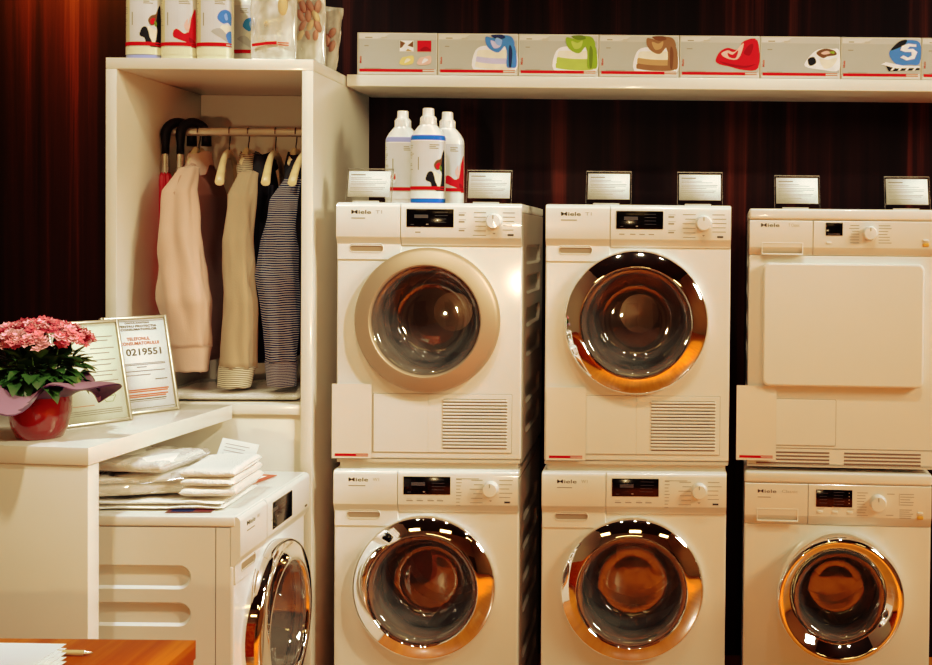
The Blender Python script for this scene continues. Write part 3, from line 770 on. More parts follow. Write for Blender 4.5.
def pic_6(add):
    add([(.56, .30), (.60, .50), (.72, .70), (.90, .72), (.985, .68), (.985, .22), (.78, .22)], 'white', True)
    add([(.60, .38), (.60, .48), (.67, .52), (.70, .40), (.66, .33), (.62, .32)], 'black', True)
    add([(.70, .62), (.80, .72), (.92, .68), (.95, .58), (.84, .54), (.78, .50)], 'brown', True)
    add([(.76, .62), (.83, .67), (.88, .62), (.80, .58)], 'pink', True); add([(.86, .64), (.92, .66), (.92, .60)], 'green', True)
    add([(.74, .48), (.84, .46), (.96, .5), (.9, .3), (.8, .26)], 'cream', True)
def pic_7(add):
    add([(.60, .62), (.70, .86), (.80, .94), (.985, .88), (.985, .40), (.86, .36), (.70, .36)], 'blue', True)
    add([(.62, .70), (.72, .90), (.82, .95), (.80, .84), (.70, .74)], 'black', True)
    add([(.54, .42), (.62, .30), (.985, .30), (.985, .24), (.60, .20)], 'black'); add([(.50, .36), (.56, .42), (.78, .34), (.985, .33), (.985, .29), (.70, .27)], 'white')
    for k in range(4): add([(.62+.09*k, .22), (.65+.09*k, .22), (.68+.09*k, .29), (.65+.09*k, .29)], 'white')
    # big numeral on the jersey
    add([(.76, .80), (.84, .86), (.94, .84), (.94, .78), (.86, .79), (.83, .73), (.90, .74), (.955, .66), (.92, .50), (.82, .46), (.74, .53), (.78, .58), (.84, .53), (.885, .58), (.88, .66), (.80, .66), (.74, .70)], 'white')
def pic_8(add): pass
def powder_box(i, pic, label):
    w_, h_, d_ = .2838, .150, .11
    X = -1.098+.2857*i
    t = thing('powder_box', label, 'box', (X, -.322, 2.175), 0, 'powder boxes on the wall shelf')
    b = MB(); b.box(0, w_, 0, d_, 0, h_, BOXB, .0012); b.build('carton', t)
    b = MB(); lay = [0]
    def f(u, v): return Vector((u*w_, -.0004-.00012*lay[0], v*h_))
    quad(b, .015, .99, .10, .97, f, BOXG); lay[0] += 1
    quad(b, .015, .99, .84, .97, f, BOXS); lay[0] += 1
    blob(b, [(.015, .86), (.25, .86), (.34, .90), (.40, .97), (.015, .97)], f, BOXW); lay[0] += 1
    lay[0] += 1; barlist(b, .10, .09, .885, .885, 1, f, INKG, .02); barlist(b, .30, .09, .885, .885, 1, f, INKL, .02); barlist(b, .29, .08, .85, .85, 1, f, INKL, .012)
    put_text(b, 'Miele', .03, .055, .30, .44, lambda u, v: f(.03+(.44-v)*.18, .28+(u-.03)/.025*.16), RED, .02)
    barlist(b, .09, .07, .69, .69, 1, f, INKG, .02); barlist(b, .09, .26, .16, .16, 1, f, INKG, .010)
    lay[0] += 1
    def add(pts, c, sm=False):
        lay[0] += 1; blob(b, smooth_poly(pts) if sm else pts, f, P[c])
    pic(add); lay[0] += 1
    quad(b, .015, .99, .02, .10, f, BOXW); lay[0] += 1
    quad(b, .03, .82, .075, .145, f, RED); quad(b, .82, .985, .105, .145, f, BOXW); lay[0] += 1
    quad(b, .82, .965, .130, .142, f, RED); quad(b, .82, .965, .085, .097, f, RED)
    b.build('printed_front', t, sharp=0)
for i, (pic, s) in enumerate(((pic_1, 'white powder box with four small cloth pictures, leftmost on the shelf'), (pic_2, 'powder box picturing towels with a blue scarf'), (pic_3, 'powder box picturing green towels'),
        (pic_4, 'powder box picturing brown towels'), (pic_5, 'powder box picturing a red crumpled cloth'), (pic_6, 'powder box picturing white laundry with a dark patch'), (pic_7, 'powder box picturing a blue jersey with a numeral'), (pic_8, 'plain pale powder box cut by the right edge of the photo'))):
    powder_box(i, pic, s)

# ------------------------------------------------------------------ bottles
BOT_W = mat('bottle_white', (.84, .81, .75), .3, var=.02, coat=.2); BOT_C = mat('bottle_cream', (.80, .74, .56), .3, var=.03); LAB = mat('bottle_label', (.64, .65, .64), .4, var=.06, vscale=20); LABY = mat('label_side', (.60, .52, .33), .4, var=.08)
LIQ = mat('blue_liquid', (.015, .14, .60), .4, spec=.2); LIQP = mat('pale_blue_liquid', (.33, .40, .66), .4, spec=.2)
def art_black(add):
    add([(.0, .32), (.05, .45), (.20, .47), (.30, .38), (.36, .28), (.60, .20), (.72, .42), (.60, .56), (.70, .74), (.95, .82), (.95, .08), (.50, .12), (.22, .18), (.14, .28)], 'black')
    add([(.26, .48), (.50, .44), (.70, .40), (.56, .17), (.38, .28)], 'cream')
    add([(.28, .58), (.40, .66), (.62, .69), (.74, .74), (.62, .54), (.40, .50)], 'brown'); add([(.36, .57), (.46, .62), (.60, .62), (.54, .53), (.42, .52)], 'red'); add([(.56, .56), (.64, .58), (.72, .52), (.62, .48)], 'dgreen')
def art_red(add):
    add([(-.05, .32), (.02, .44), (.30, .36), (.50, .42), (.68, .66), (.95, .78), (.95, .10), (.50, .20), (.1, .26)], 'red'); add([(.30, .50), (.42, .40), (.52, .40), (.64, .62), (.60, .66), (.48, .52), (.46, .62)], 'pink'); add([(.55, .3), (.95, .22), (.95, .12), (.6, .2)], 'dred')
def art_blue(add):
    add([(.2, .62), (.3, .74), (.6, .78), (.95, .72), (.95, .52), (.7, .56), (.45, .54)], 'blue'); add([(.35, .50), (.6, .52), (.95, .48), (.95, .22), (.6, .28), (.3, .36)], 'cream'); add([(.0, .4), (.3, .46), (.7, .34), (.95, .38), (.95, .2), (.4, .28)], 'grey'); add([(.6, .36), (.95, .42), (.95, .18), (.7, .24)], 'blue')
    add([(.5, .68), (.62, .72), (.7, .62), (.58, .6)], 'blue2')
def art_plain(add):
    add([(-.35, .36), (-.2, .48), (-.1, .44), (-.15, .3), (-.3, .28)], 'white'); add([(-.40, .40), (-.36, .44), (-.33, .40), (-.36, .36)], 'red'); add([(-.22, .36), (-.16, .46), (-.14, .36)], 'red'); add([(.5, .3), (.75, .6), (.95, .7), (.95, .2)], 'grey')
def bottle(loc, rotz, label, art, liquid, body=None, group='detergent bottles', base=None):
    body = body or BOT_W
    t = thing('detergent_bottle', label, 'bottle', loc, rotz, group)
    A, B, H = .0575, .038, .315
    def ring(a, bb, z, n=48):
        out = []
        for k in range(n):
            q = 2*PI*k/n; e = .8
            out.append((a*math.copysign(abs(math.cos(q))**e, math.cos(q)), bb*math.copysign(abs(math.sin(q))**e, math.sin(q)), z))
        return out
    b = MB()
    secs = [(A*.9, B*.85, 0), (A, B, .006), (A, B, .020)]
    V = b.grid([ring(*s_) for s_ in secs], base or body, close_u=True); b.cap(V[0], base or body)
    b.grid([ring(*s_) for s_ in [(A, B, .020), (A, B, .212)]], body, close_u=True)
    b.grid([ring(*s_) for s_ in [(A, B, .212), (A*.985, B*.985, .222), (A*.95, B*.95, .228)]], liquid or body, close_u=True)
    b.grid([ring(*s_) for s_ in [(A*.95, B*.95, .228), (A*.80, B*.84, .243), (A*.60, B*.78, .257), (.0275, .0272, .264)]], body, close_u=True)
    b.build('bottle_body', t, sharp=40)
    b = MB()
    b.lathe([(.0275, .263), (.0278, .270), (.0245, .290), (.0240, .292), (.0205, .294), (.0192, .296), (.0186, .318), (.0165, .320), (.001, .320)], body, n=36)
    for k in range(18):
        q = 2*PI*k/18; b.box(-.0012, .0012, -.001, .001, .268, .288, body, M=Matrix.Rotation(q, 4, 'Z') @ Matrix.Translation((0, -.0262, 0)))
    b.build('cap', t, sharp=40)
    b = MB(); lay = [0]; z0, z1 = .018, .208
    def f(u, v):
        th = u*PI*.44; k = 1+.004*(1+lay[0])
        s_, c_ = math.sin(th), math.cos(th)
        return Vector((A*k*math.copysign(abs(s_)**.8, s_), -B*k*abs(c_)**.8-.0004*lay[0], z0+v*(z1-z0)))
    quad(b, -1, 1, 0, 1, f, LAB, 24); lay[0] += .3
    quad(b, -1, -.42, .0, .995, f, LABY if body is BOT_C else LAB, 10); lay[0] += .3
    for v in (.92, .88, .80, .77, .74, .70, .60, .57, .5): quad(b, -.86, -.50-.2*random.random(), v, v+.010, f, INKG, 4)
    for v in (.93, .90, .87): quad(b, .1, .6-.3*random.random(), v, v+.012, f, INKG, 4)
    quad(b, -.28, -.24, .50, .72, f, INKG)
    def add(pts, c):
        lay[0] += .3; blob(b, smooth_poly(pts, 3), f, P[c], 2)
    art(add); lay[0] += .3
    quad(b, -1, 1, -.02 if False else 0, .13, f, body, 20); lay[0] += .3
    quad(b, -1, .62, .150, .212, f, RED, 16); quad(b, .62, 1, .192, .212, f, RED, 4); quad(b, .62, 1, .150, .170, f, RED, 4)
    b.build('printed_label', t, sharp=0)
    return t
TOPZ = 1.712
bottle((px(428, 200, 3.84).x, CAMY+3.84, TOPZ), 0, 'white bottle with blue band and black cloth picture, middle of the three on the dryer', art_black, LIQ, base=LIQ)
bottle((px(402.5, 200, 3.93).x, CAMY+3.93, TOPZ), 0, 'white bottle with pale lilac band, leftmost of the three on the dryer', art_plain, LIQP)
bottle((px(447, 200, 3.95).x, CAMY+3.95, TOPZ), math.radians(8), 'white bottle with red cloth picture, rightmost of the three on the dryer', art_red, None)
bottle((px(145, 58, 3.78).x, CAMY+3.78, WZ), 0, 'bottle with black cloth picture, leftmost on top of the wardrobe', art_black, None, BOT_C, base=LIQP)
bottle((px(180, 58, 3.78).x, CAMY+3.78, WZ), 0, 'bottle with red cloth picture standing on top of the wardrobe', art_red, None, BOT_C)
bottle((px(215.5, 58, 3.78).x, CAMY+3.78, WZ), 0, 'bottle with blue towel picture, third from left on the wardrobe', art_blue, None, BOT_C)
bottle((px(243, 58, 3.92).x, CAMY+3.92, WZ), math.radians(-10), 'bottle half hidden behind the plastic bag on the wardrobe', art_blue, None, BOT_W)

# clear bags of samples on the wardrobe
BAGM = clear('clear_bag', (.96, .95, .94), .12, .07, haze=(.86, .83, .76), haze_amt=.55)
SACH = mat('sachet_russet', (.40, .17, .12), .5, var=.3); SACH2 = mat('sachet_amber', (.60, .44, .26), .5, var=.2); SACHW = mat('bag_card', (.82, .77, .66), .5)
def bag(loc, rotz, tilt, w_, h_, d_, label, lumps, band):
    t = thing('clear_bag', label, 'bag', loc, 0, 'clear plastic bags on the wardrobe', (0, tilt, rotz))
    b = MB(); rows = []
    for i in range(15):
        v = i/14; th = d_*(math.sin(PI*min(1, v*1.15+.12))**.8 if v*1.15+.12 < 1 else .02); ring = []
        for k in range(28):
            q = 2*PI*k/28
            x = w_/2*math.copysign(abs(math.cos(q))**.6, math.cos(q)); y = max(.0015, th/2)*math.sin(q)
            dd = .006*noise.noise(Vector((x*25, v*7, q+loc[0]*9)))
            ring.append((x+dd*.4, y+dd, v*h_))
        rows.append(ring)
    V = b.grid(rows, BAGM, close_u=True); b.cap(V[0], BAGM); b.cap(V[-1], BAGM)
    b.build('plastic_film', t, sharp=0)
    b = MB(); b.box(-w_*.44, w_*.44, -.006, .006, .005, h_*.30, SACHW, .004); b.build('paper_insert', t)
    b = MB()
    for (u, v, r, m, sq) in lumps:
        bb = bmesh.new(); bmesh.ops.create_icosphere(bb, subdivisions=2, radius=1)
        a = random.random()*3
        for q in bb.verts:
            q.co = Vector((q.co.x*r*.6, q.co.y*.010, q.co.z*r*sq*1.25)); q.co.rotate(Matrix.Rotation(a*.35-.5, 3, 'Y'))
            q.co += Vector((u*w_, -.012, v*h_))
        b.merge(bb, m)
    b.build('sachet', t, sharp=0)
    if band is not None:
        b = MB()
        def f(u, v): return Vector((u*w_, -d_*.52-.004, v*h_))
        blob(b, [(-.42, band), (-.1, band+.02), (.12, band+.025), (.12, band+.058), (-.1, band+.053), (-.42, band+.03)], f, RED)
        for k in (0, .045): blob(b, [(.14, band+.016+k*.5), (.38, band+.012+k*.5), (.38, band+.022+k*.5), (.14, band+.026+k*.5)], f, RED)
        b.build('red_bar_print', t, sharp=0)
bag((px(274, 58, 3.79).x, CAMY+3.79, WZ), 0, 0, .150, .31, .045, 'clear bag with amber contents and a red bar, beside the bottles on the wardrobe', [(-.12, .42, .022, SACH2, .5), (.22, .60, .028, SACH2, 1.3), (.34, .74, .022, SACH, 1.2), (.15, .80, .02, SACH, 1.1), (-.2, .8, .02, SACH2, .9)], .16)
bag((px(309, 58, 3.90).x, CAMY+3.90, WZ), math.radians(4), 0, .112, .30, .04, 'clear bag of russet sachets near the right corner of the wardrobe', [(-.22+.22*(k % 3)+.06*(k//3 % 2), .36+.11*(k//3), .02, SACH if (k*7) % 4 else SACH2, 1.0) for k in range(13)], None)
bag((px(322, 58, 4.03).x, CAMY+4.03, WZ), math.radians(-10), math.radians(7), .105, .235, .03, 'small clear bag leaning out behind the other bags on the wardrobe', [(.25, .62, .02, SACH, .8), (.1, .5, .02, SACH, 1), (.3, .42, .018, SACH, 1)], None)

# ------------------------------------------------------------------ acrylic sign holders
def sign_holder(pxc, D, label, z=TOPZ, rotz=0, jit=0):
    p = px(pxc, 200, D)
    t = thing('sign_holder', label, 'sign', (p.x, p.y, z), rotz, 'acrylic sign holders on the dryers')
    w_, h_ = .150, .117; a = math.radians(14)
    R = Matrix.Rotation(-a, 4, 'X')
    b = MB()
    b.box(-w_/2, w_/2, -.0015, .0, .002, h_, ACRYL, M=R); b.box(-w_/2, w_/2, .002, .0035, .002, h_, ACRYL, M=R)
    b.box(-w_/2, w_/2, .0, .052, 0.0005, .0025, ACRYL)
    b.box(-w_/2, w_/2, -.0016, .0036, h_-.0015, h_+.0005, ACRYL_E, M=R); b.box(-w_/2, w_/2, -.0016, .0036, .001, .003, ACRYL_E, M=R)
    for x in (-w_/2, w_/2-.001): b.box(x, x+.001, -.0016, .0036, .002, h_, ACRYL_E, M=R)
    b.build('acrylic_stand', t)
    b = MB(); b.box(-.050, .036, -.010, -.0035, .0, .007, mat('foot_strip', (.62, .58, .52), .4), .001); b.build('foot_strip', t)
    b = MB(); pw, ph = .138, .088; M2 = R @ Matrix.Translation((jit, 0, .021))
    b.box(-pw/2, pw/2, .0004, .0012, 0, ph, PAPER, M=M2)
    def f(u, v): return M2 @ Vector((u*pw, .0001, v*ph))
    quad(b, -.44, -.10, .84, .87, f, INKG)
    for k, v in enumerate((.74, .68, .58, .52, .46, .36, .30, .2)): quad(b, -.44, (.05, .30, .42, .40, .15, .38, .34, .1)[k], v-.008, v+.008, f, INKL)
    b.build('printed_paper', t, sharp=0)
sign_holder(368.5, 3.76, 'acrylic sign holder left of the three bottles', jit=-.002)
sign_holder(488.5, 3.78, 'acrylic sign holder right of the three bottles')
sign_holder(608.5, 3.78, 'acrylic sign holder on the left of the middle dryer')
sign_holder(700, 3.78, 'acrylic sign holder on the right of the middle dryer')
sign_holder(797.5, 3.78, 'acrylic sign holder on the left of the right dryer', z=1.704)
sign_holder(908, 3.78, 'acrylic sign holder on the far right of the right dryer', z=1.704)

# ------------------------------------------------------------------ framed notices on the counter
FRM = mat('silver_frame', (.50, .46, .38), .4, .6); CERTP = mat('certificate_paper', (.84, .86, .72), .6, var=.06, vscale=12)
STAMP = mat('stamp_green', (.42, .50, .34), .6); GOLD = mat('crest_gold', (.55, .38, .10), .5)
def notice(BR, BLd, w_, h_, label, build_print, pm):
    """BR: bottom right corner on the counter, BLd: direction from right to left"""
    u = -BLd.normalized(); ang = math.atan2(u.y, u.x)
    t = thing('framed_notice', label, 'framed notice', (BR.x, BR.y, CT+.001), ang, 'framed notices on the counter')
    R = Matrix.Rotation(-math.radians(15), 4, 'X')
    fw = .009
    b = MB(); b.box(-w_, -w_+fw, -.007, .007, 0, h_, FRM, .002, M=R); b.box(-fw, 0, -.007, .007, 0, h_, FRM, .002, M=R)
    b.box(-w_+fw, -fw, -.007, .007, 0, fw, FRM, .002, M=R); b.box(-w_+fw, -fw, -.007, .007, h_-fw, h_, FRM, .002, M=R)
    b.prism([(-w_*.5-.02, .050, .15), (-w_*.5+.02, .050, .15), (-w_*.5+.03, .115, .001), (-w_*.5-.03, .115, .001)], (0, .003, 0), BLACKP)
    b.build('frame', t)
    b = MB(); b.box(-w_+fw, -fw, -.001, .004, fw, h_-fw, pm, M=R)
    def f(uu, v): return R @ Vector((-w_+fw+uu*(w_-2*fw), -.0016, fw+v*(h_-2*fw)))
    build_print(b, f); b.build('printed_sheet', t, sharp=0)
    b = MB(); b.box(-w_+fw, -fw, -.0040, -.0034, fw, h_-fw, clear('frame_glass', (.99, .99, .985), .03, .02) if 'frame_glass' not in MATS else MATS['frame_glass'], M=R); b.build('glass_pane', t)
    return t
REDT = mat('red_text', (.62, .10, .06), .6)
def pr_phone(b, f):
    put_text(b, 'OFICIUL JUDETEAN', .34, .74, .945, .968, f, INK, .02); put_text(b, 'PENTRU PROTECTIA', .24, .86, .910, .933, f, INK, .02); put_text(b, 'CONSUMATORILOR', .26, .86, .875, .898, f, INK, .02)
    blob(b, smooth_poly([(.05, .91), (.08, .96), (.13, .965), (.17, .90), (.16, .85), (.11, .835)]), f, GOLD)
    put_text(b, 'TELEFONUL', .34, .72, .765, .80, f, REDT, .02); put_text(b, 'CONSUMATORULUI', .22, .86, .715, .75, f, REDT, .02)
    put_text(b, '0219551', .30, .88, .60, .675, f, INK, .01)
    quad(b, .10, .92, .508, .514, f, INKG); quad(b, .10, .92, .495, .500, f, INK); quad(b, .44, .60, .466, .474, f, INKG); quad(b, .08, .90, .425, .431, f, INK)
    for v, e in ((.385, .65), (.36, .22), (.34, .24), (.325, .20)): quad(b, .08, e, v-.004, v+.004, f, INKG)
    quad(b, .72, .92, .325, .332, f, INK)
    for v, e in ((.225, .92), (.205, .9), (.17, .9), (.15, .86)): quad(b, .06, e, v-.006, v+.006, f, REDT)
    quad(b, .08, .86, .118, .126, f, INK); quad(b, .08, .84, .10, .105, f, INKG); quad(b, .02, .98, .022, .026, f, INK); quad(b, .02, .98, .978, .981, f, INK)
def pr_cert(b, f):
    for k, v in enumerate((.86, .82, .74, .69, .62, .57, .50, .46, .40, .33)): quad(b, .35+.1*(k % 3), .92-.08*(k % 2), v-.003, v+.003, f, INKG)
    for a in range(6):
        p0 = (.74+.11*math.cos(a*PI/3), .24+.07*math.sin(a*PI/3)); p1 = (.74+.11*math.cos((a+1)*PI/3), .24+.07*math.sin((a+1)*PI/3))
        q0 = (.74+.095*math.cos(a*PI/3), .24+.06*math.sin(a*PI/3)); q1 = (.74+.095*math.cos((a+1)*PI/3), .24+.06*math.sin((a+1)*PI/3))
        b.poly([f(*p0), f(*p1), f(*q1), f(*q0)], STAMP)
    quad(b, .66, .82, .235, .25, f, STAMP); quad(b, .15, .5, .16, .165, f, REDT)
    for v in (.11, .09, .07): quad(b, .1, .92, v-.003, v+.003, f, INKG)
A_br = pz(179, 409.5, CT); B_br = pz(132, 420, CT)
notice(A_br, Vector((-.10, -.136, 0)), .212, .302, 'silver framed notice with a telephone number, right one on the counter', pr_phone, PAPER)
notice(B_br, Vector((-.105, -.155, 0)), .212, .302, 'silver framed pale certificate with a stamp, behind the potted plant', pr_cert, CERTP)

# ------------------------------------------------------------------ potted plant
PY = pz(40, 441, CT).y+.052; PX = px(40, 430, PY-CAMY).x
pl = thing('potted_plant', 'pink flowering plant in a red pot wrapped in mauve paper on the counter', 'plant', (PX, PY, CT))
b = MB(); GLZ = mat('red_glaze', (.20, .008, .008), .12, var=.1, coat=.5)
b.lathe([(.045, 0), (.056, .003), (.068, .03), (.077, .07), (.078, .10), (.075, .135), (.079, .148), (.075, .150), (.070, .14), (.066, .10)], GLZ, n=48, cap0=True)
b.lathe([(.068, .132), (.001, .135)], mat('soil', (.03, .02, .012), .9), n=32); b.build('pot', pl, sharp=0)
b = MB(); MAUVE = mat('mauve_paper', (.06, .018, .06), .45, var=.4, vscale=14); MAUVE2 = mat('mauve_paper_inside', (.26, .13, .22), .5, var=.25)
rows = []
for i in range(13):
    v = i/12; ring = []
    for k in range(96):
        q = 2*PI*k/96
        pt = 1+.24*v*v*math.cos(4*q+.6)+.10*v*math.cos(9*q+1.0)
        r = (.079+.094*v**1.1)*(pt if v > .15 else 1+.04*math.cos(9*q))
        z = .112+.070*v+.026*v*math.cos(4*q+2.2)+.020*v*v*math.cos(7*q+.5)-.05*v**3
        ring.append((r*math.cos(q), r*math.sin(q), z))
    rows.append(ring)
b.grid(rows, MAUVE, close_u=True)
rows2 = [[(p[0]*.985, p[1]*.985, p[2]+.003) for p in r] for r in rows[4:]]
b.grid(rows2, MAUVE2, close_u=True)
for v in b.bm.verts:
    if v.co.y > 0: v.co.y *= .72
b.build('paper_wrap', pl, sharp=0)
b = MB(); LEAF = mat('leaf_dark', (.035, .085, .018), .45, var=.4, vscale=25); LEAF2 = mat('leaf_light', (.11, .19, .04), .45, var=.3, vscale=25)
def leaf(mb, p, d, L, wd, m):
    d = d.normalized(); sd = d.cross(Vector((0, 0, 1)));
    sd = sd.normalized() if sd.length > .01 else Vector((1, 0, 0)); up = sd.cross(d)
    rows = []
    for i in range(6):
        u = i/5; wv = wd*math.sin(PI*(.08+.92*u)**.8)*(1+.12*math.sin(u*18)); c_ = p+d*L*u-up*L*.28*u*u
        rows.append([c_-sd*wv+up*wv*.35, c_, c_+sd*wv+up*wv*.35])
    mb.grid(rows, m)
for k in range(300):
    q = random.random()*2*PI; el = random.uniform(-.3, 1.1); rr = random.uniform(.45, .95)
    dirv = Vector((math.cos(q)*math.cos(el), math.sin(q)*math.cos(el), math.sin(el)))
    p = Vector((0, 0, .165))+Vector((dirv.x*.125, dirv.y*.125, dirv.z*.085))*rr
    leaf(b, p, dirv+Vector((random.uniform(-.5, .5), random.uniform(-.5, .5), random.uniform(-.6, .3))), random.uniform(.04, .062), random.uniform(.013, .021), LEAF if random.random() < .8 else LEAF2)
for k in range(14):
    q = 2*PI*k/14; b.tube([(0, 0, .13), (.05*math.cos(q), .05*math.sin(q), .18), (.08*math.cos(q), .08*math.sin(q), .26)], .002, LEAF2, 5)
for v in b.bm.verts:
    if v.co.y > 0: v.co.y *= .72
b.build('foliage', pl, sharp=0)
b = MB(); FLP = [mat('petal_pink', (.86, .20, .27), .5, var=.25, vscale=40), mat('petal_rose', (.72, .09, .15), .5, var=.25, vscale=40), mat('petal_pale', (.93, .40, .46), .5, var=.2, vscale=40)]
def floret(mb, p, nrm, r):
    nrm = nrm.normalized(); a = nrm.orthogonal().normalized(); c_ = nrm.cross(a); m = random.choice(FLP); t0 = random.random()*6
    for ly in range(2):
        for k in range(5):
            t = t0+2*PI*k/5+ly*.6; dv = a*math.cos(t)+c_*math.sin(t); sv = nrm.cross(dv); rr = r*(1-.35*ly)
            b0 = p+nrm*.003*ly
            pts = [b0, b0+dv*rr*.6-sv*rr*.38+nrm*rr*.2, b0+dv*rr+nrm*rr*(.12+.4*ly), b0+dv*rr*.6+sv*rr*.38+nrm*rr*.2]
            mb.poly(pts, m)
for k in range(300):
    q = random.random()*2*PI; rad = math.sqrt(random.random())*.128
    hz = .312-.034*(rad/.128)**2+.014*noise.noise(Vector((math.cos(q)*rad*22, math.sin(q)*rad*22, 3)))-(.035*random.random() if rad > .085 else .01*random.random())
    nv = Vector((math.cos(q)*rad*5, math.sin(q)*rad*5, 1))+Vector((random.uniform(-.4, .4), random.uniform(-.4, .4), 0))
    floret(b, Vector((math.cos(q)*rad, math.sin(q)*rad, hz)), nv, random.uniform(.016, .023))
for k in range(30):
    floret(b, Vector((-.075+random.uniform(-.022, .022), -.11+random.uniform(-.02, .02), .262+random.uniform(-.018, .022))), Vector((-.3, -1, .6)), .014)
for v in b.bm.verts:
    if v.co.y > 0: v.co.y *= .8
b.build('flowers', pl, sharp=0)

# ------------------------------------------------------------------ towels and papers on the angled washer
WT = .851
def towel(name, label, x, y, z, L, Wd, Hs, rot, seed, wrap=False, group='white towels on the angled washer', tiltx=0):
    b = MB(); zz = 0
    for k, hgt in enumerate(Hs):
        slab(b, L*(1-.02*(k % 2)), Wd*(1-.015*(k % 3)), hgt, zz, TOWEL, seed+k*3, .007); zz += hgt*.93
    o = b.build(name, None, (x, y, z), math.radians(rot), sharp=0)
    o.rotation_euler.y = math.radians(tiltx)
    tag(o, label, 'towel', group)
    if wrap:
        b = MB(); slab(b, L*1.05, Wd*1.05, zz+.006, -.002, WRAP, seed+50, .014, (40, 26)); b.build('plastic_wrap', o, sharp=0)
    return o
towel('folded_towel', 'broad white folded towel at the bottom of the pile on the washer', -1.45, CAMY+3.255, WT+.001, .50, .30, (.013, .012), 2, 31)
towel('folded_towel', 'white plastic wrapped towel in the middle of the pile', -1.452, CAMY+3.25, WT+.032, .26, .25, (.036, .024), 14, 41, True)
towel('folded_towel', 'thick folded white towel at the right end of the pile', -1.252, CAMY+3.25, WT+.031, .15, .26, (.030, .027, .026), 3, 51)
towel('folded_towel', 'small plastic wrapped white package on top of the pile', -1.455, CAMY+3.24, WT+.096, .21, .24, (.036,), -8, 61, True)
b = MB(); 
M = Matrix.Rotation(math.radians(-24), 4, 'X')
b.box(-.060, .060, 0, .0015, 0, .108, PAPER, M=M)
for k in range(5): quad(b, -.044, .035-.012*(k % 2), .052+.010*k, .0535+.010*k, lambda u, v: M @ Vector((u, -.0006, v)), INKL)
oo = b.build('price_card', None, (-1.292, CAMY+3.400, WT+.034), math.radians(-10)); tag(oo, 'small white printed card standing behind the towels on the washer', 'card'); oo.rotation_euler.y = math.radians(8)
b = MB(); b.box(-.05, .05, -.07, .07, 0, .001, mat('leaflet_red', (.60, .05, .03), .4, var=.3, vscale=40))
quad(b, -.02, .03, -.01, .05, lambda u, v: Vector((u, v, .0014)), PAPER); quad(b, -.05, .05, -.07, -.045, lambda u, v: Vector((u, v, .0014)), PAPER)
tag(b.build('red_leaflet', None, (px(250, 479, 3.52).x, CAMY+3.52, WT+.0005), math.radians(-12)), 'red and white leaflet on the washer behind the towels', 'leaflet', 'leaflets on the angled washer')
b = MB(); b.box(-.06, .06, -.05, .05, 0, .001, mat('leaflet_dark', (.16, .03, .04), .4, var=.6, vscale=40))
quad(b, -.05, .01, -.045, -.02, lambda u, v: Vector((u, v, .0014)), P['navy'])
tag(b.build('dark_leaflet', None, (px(192, 513, 3.12).x, CAMY+3.135, WT+.0003), math.radians(4)), 'dark red leaflet half under the towels at the washer edge', 'leaflet', 'leaflets on the angled washer')

# ------------------------------------------------------------------ foreground desk
DZ = .74
pc = pz(196, 640, DZ); DX1, DY1 = pc.x, pc.y
dk = thing('wooden_desk', 'reddish brown wooden desk corner at the bottom left of the photo', 'desk', (DX1-.8, DY1-.35, 0))
b = MB(); b.box(-.8, .8, -.35, .35, DZ-.04, DZ, DESKW, .001); b.build('desk_top', dk)
b = MB(); b.box(.765, .797, -.345, .346, 0, DZ-.0405, DESKW, .001); b.build('side_panel', dk)
b = MB(); b.box(-.797, -.765, -.345, .346, 0, DZ-.0405, DESKW, .001); b.build('side_panel', dk)
b = MB(); b.box(-.764, .764, .32, .345, .1, DZ-.0405, DESKW, .001); b.build('modesty_panel', dk)
for k in range(6):
    z = DZ+.001+.0022*k; tr = pz(66.5, 644.2+4.4*(5-k), z)
    b = MB(); b.box(-.297, 0, -.21, 0, 0, .0012, PAPER)
    o = b.build('paper_sheet', None, (tr.x, tr.y, z), math.radians(-1))
    tag(o, 'topmost white sheet of the fanned paper pile on the desk' if k == 5 else 'white sheet under the topmost one in the fanned pile on the desk', 'paper', 'fanned paper pile on the desk')
p0, p1 = pz(62, 652.5, DZ+.006), pz(93, 653, DZ+.006)
pe = thing('pen', 'beige wooden pen lying beside the papers on the desk', 'pen', ((p0.x+p1.x)/2, (p0.y+p1.y)/2, DZ+.006))
pm = (p0+p1)/2; dv = (p1-p0).normalized(); tip = (p1-pm)
b = MB(); b.tube([tip-dv*.075, tip-dv*.018], .0055, HANGW, 14); b.build('barrel', pe)
b = MB(); b.tube([tip-dv*.018, tip-dv*.012, tip-dv*.004, tip], [.005, .0042, .002, .0008], mat('pen_silver', (.7, .68, .64), .25, 1), 14); b.build('pen_tip', pe)

# ------------------------------------------------------------------ light
def spot(loc, target, watts, size=60, blend=.6, col=(1, .87, .73), rad=.06):
    l = bpy.data.lights.new('spotlight', 'SPOT'); l.energy = watts; l.color = col; l.spot_size = math.radians(size); l.spot_blend = blend; l.shadow_soft_size = rad
    o = bpy.data.objects.new('spotlight', l); COL.objects.link(o); o.location = loc
    o.rotation_euler = (Vector(target)-Vector(loc)).to_track_quat('-Z', 'Y').to_euler(); return o
def area(loc, target, watts, sx, sy, col=(1, .68, .30)):
    l = bpy.data.lights.new('fill_light', 'AREA'); l.shape = 'RECTANGLE'; l.size = sx; l.size_y = sy; l.energy = watts; l.color = col
    o = bpy.data.objects.new('fill_light', l); COL.objects.link(o); o.location = loc
    o.rotation_euler = (Vector(target)-Vector(loc)).to_track_quat('-Z', 'Y').to_euler(); return o
WHT = (1, .97, .89)
for x, t in ((-.80, -.75), (-.02, -.05), (.75, .65)):
    spot((x, -1.95, 3.5), (t, -.68, 1.92), 54 if t > .5 else 62, 52, 1, col=WHT)
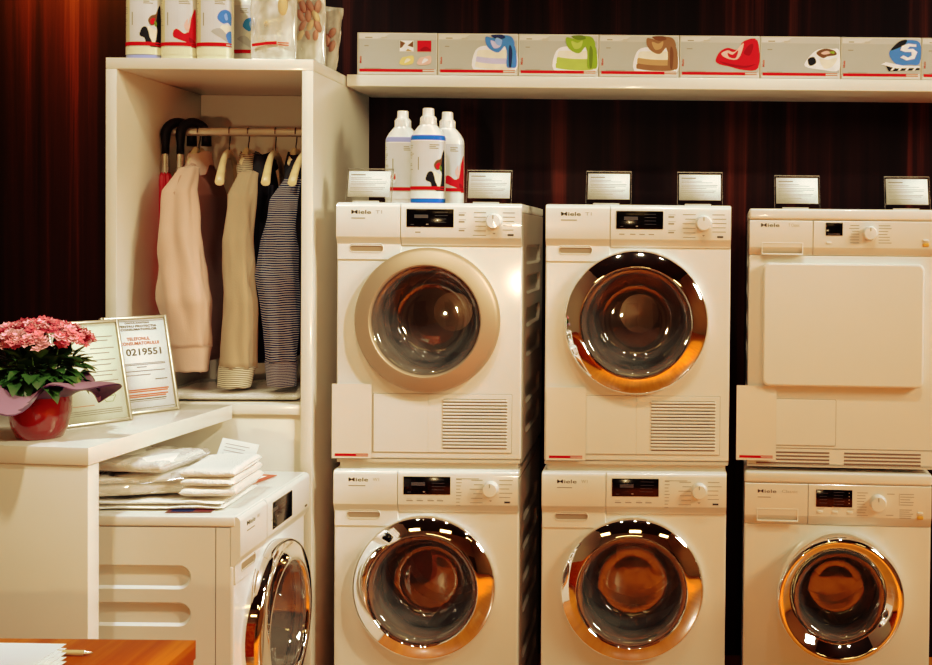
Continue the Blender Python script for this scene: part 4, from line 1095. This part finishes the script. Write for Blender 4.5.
spot((-1.75, -2.1, 3.5), (-1.6, -.6, 1.95), 95, 58, 1, col=WHT)
spot((-1.45, -2.35, 3.45), (-1.55, -1.70, 1.0), 125, 42, 1, col=(1, .99, .97))
spot((1.5, -2.2, 3.3), (-1.5, -1.15, .75), 270, 36, .9, col=(1, .98, .93))
spot((-2.32, -.24, 3.0), (-2.30, -.0, 2.45), 150, 70, col=(1, .40, .08))
for x in (-.35, .8, 2.1):
    spot((x, -2.95, 3.6), (x, -2.9, 0), 560, 46, .5, col=(1, .66, .22))  # added, unseen downlights: orange floor bounce as warm fill
area((3.6, -2.4, 3.0), (-1.1, -.7, 1.5), 100, 1.0, 1.0, col=(1, .96, .85))  # added soft fill from the right, brightens right-facing sides; no real fixture
for x in (-2.5, 0, 2.5):
    area((x, -5.2, 3.6), (x, -4.6, 0), 8, .9, .5)  # added fill panels floating below the ceiling, for the machine fronts
area((-.6, -7.6, 3.6), (-.6, -7, 0), 18, 2.5, .5)  # added fill panel behind the camera, no real fixture
spot((-1.15, -6.2, 1.25), (-1.1, -.5, 1.75), 85, 60, 1, col=(1, .78, .52), rad=.07)  # added low warm fill to lift the wardrobe interior, no real lamp
wd = bpy.data.worlds.new('world'); sc.world = wd; wd.use_nodes = True
wd.node_tree.nodes['Background'].inputs[0].default_value = (.9, .75, .6, 1); wd.node_tree.nodes['Background'].inputs[1].default_value = .15
sc.view_settings.view_transform = 'Standard'
sc.view_settings.look = 'None'
sc.view_settings.exposure = 0.0
# gentle warm grade of the whole frame (shadows warmer, highlights neutral)
vs = sc.view_settings; vs.use_curve_mapping = True
cmap = vs.curve_mapping
for ch, pts in ((0, ((.012, .008), (.035, .040), (.07, .125), (.13, .22), (.45, .54), (.75, .76))), (1, ((.012, .007), (.03, .030), (.08, .11), (.32, .38), (.55, .605), (.70, .77))), (2, ((.012, .007), (.04, .032), (.23, .195), (.42, .46), (.55, .63)))):
    cv = cmap.curves[ch]
    for p_ in pts: cv.points.new(*p_)
cmap.update()
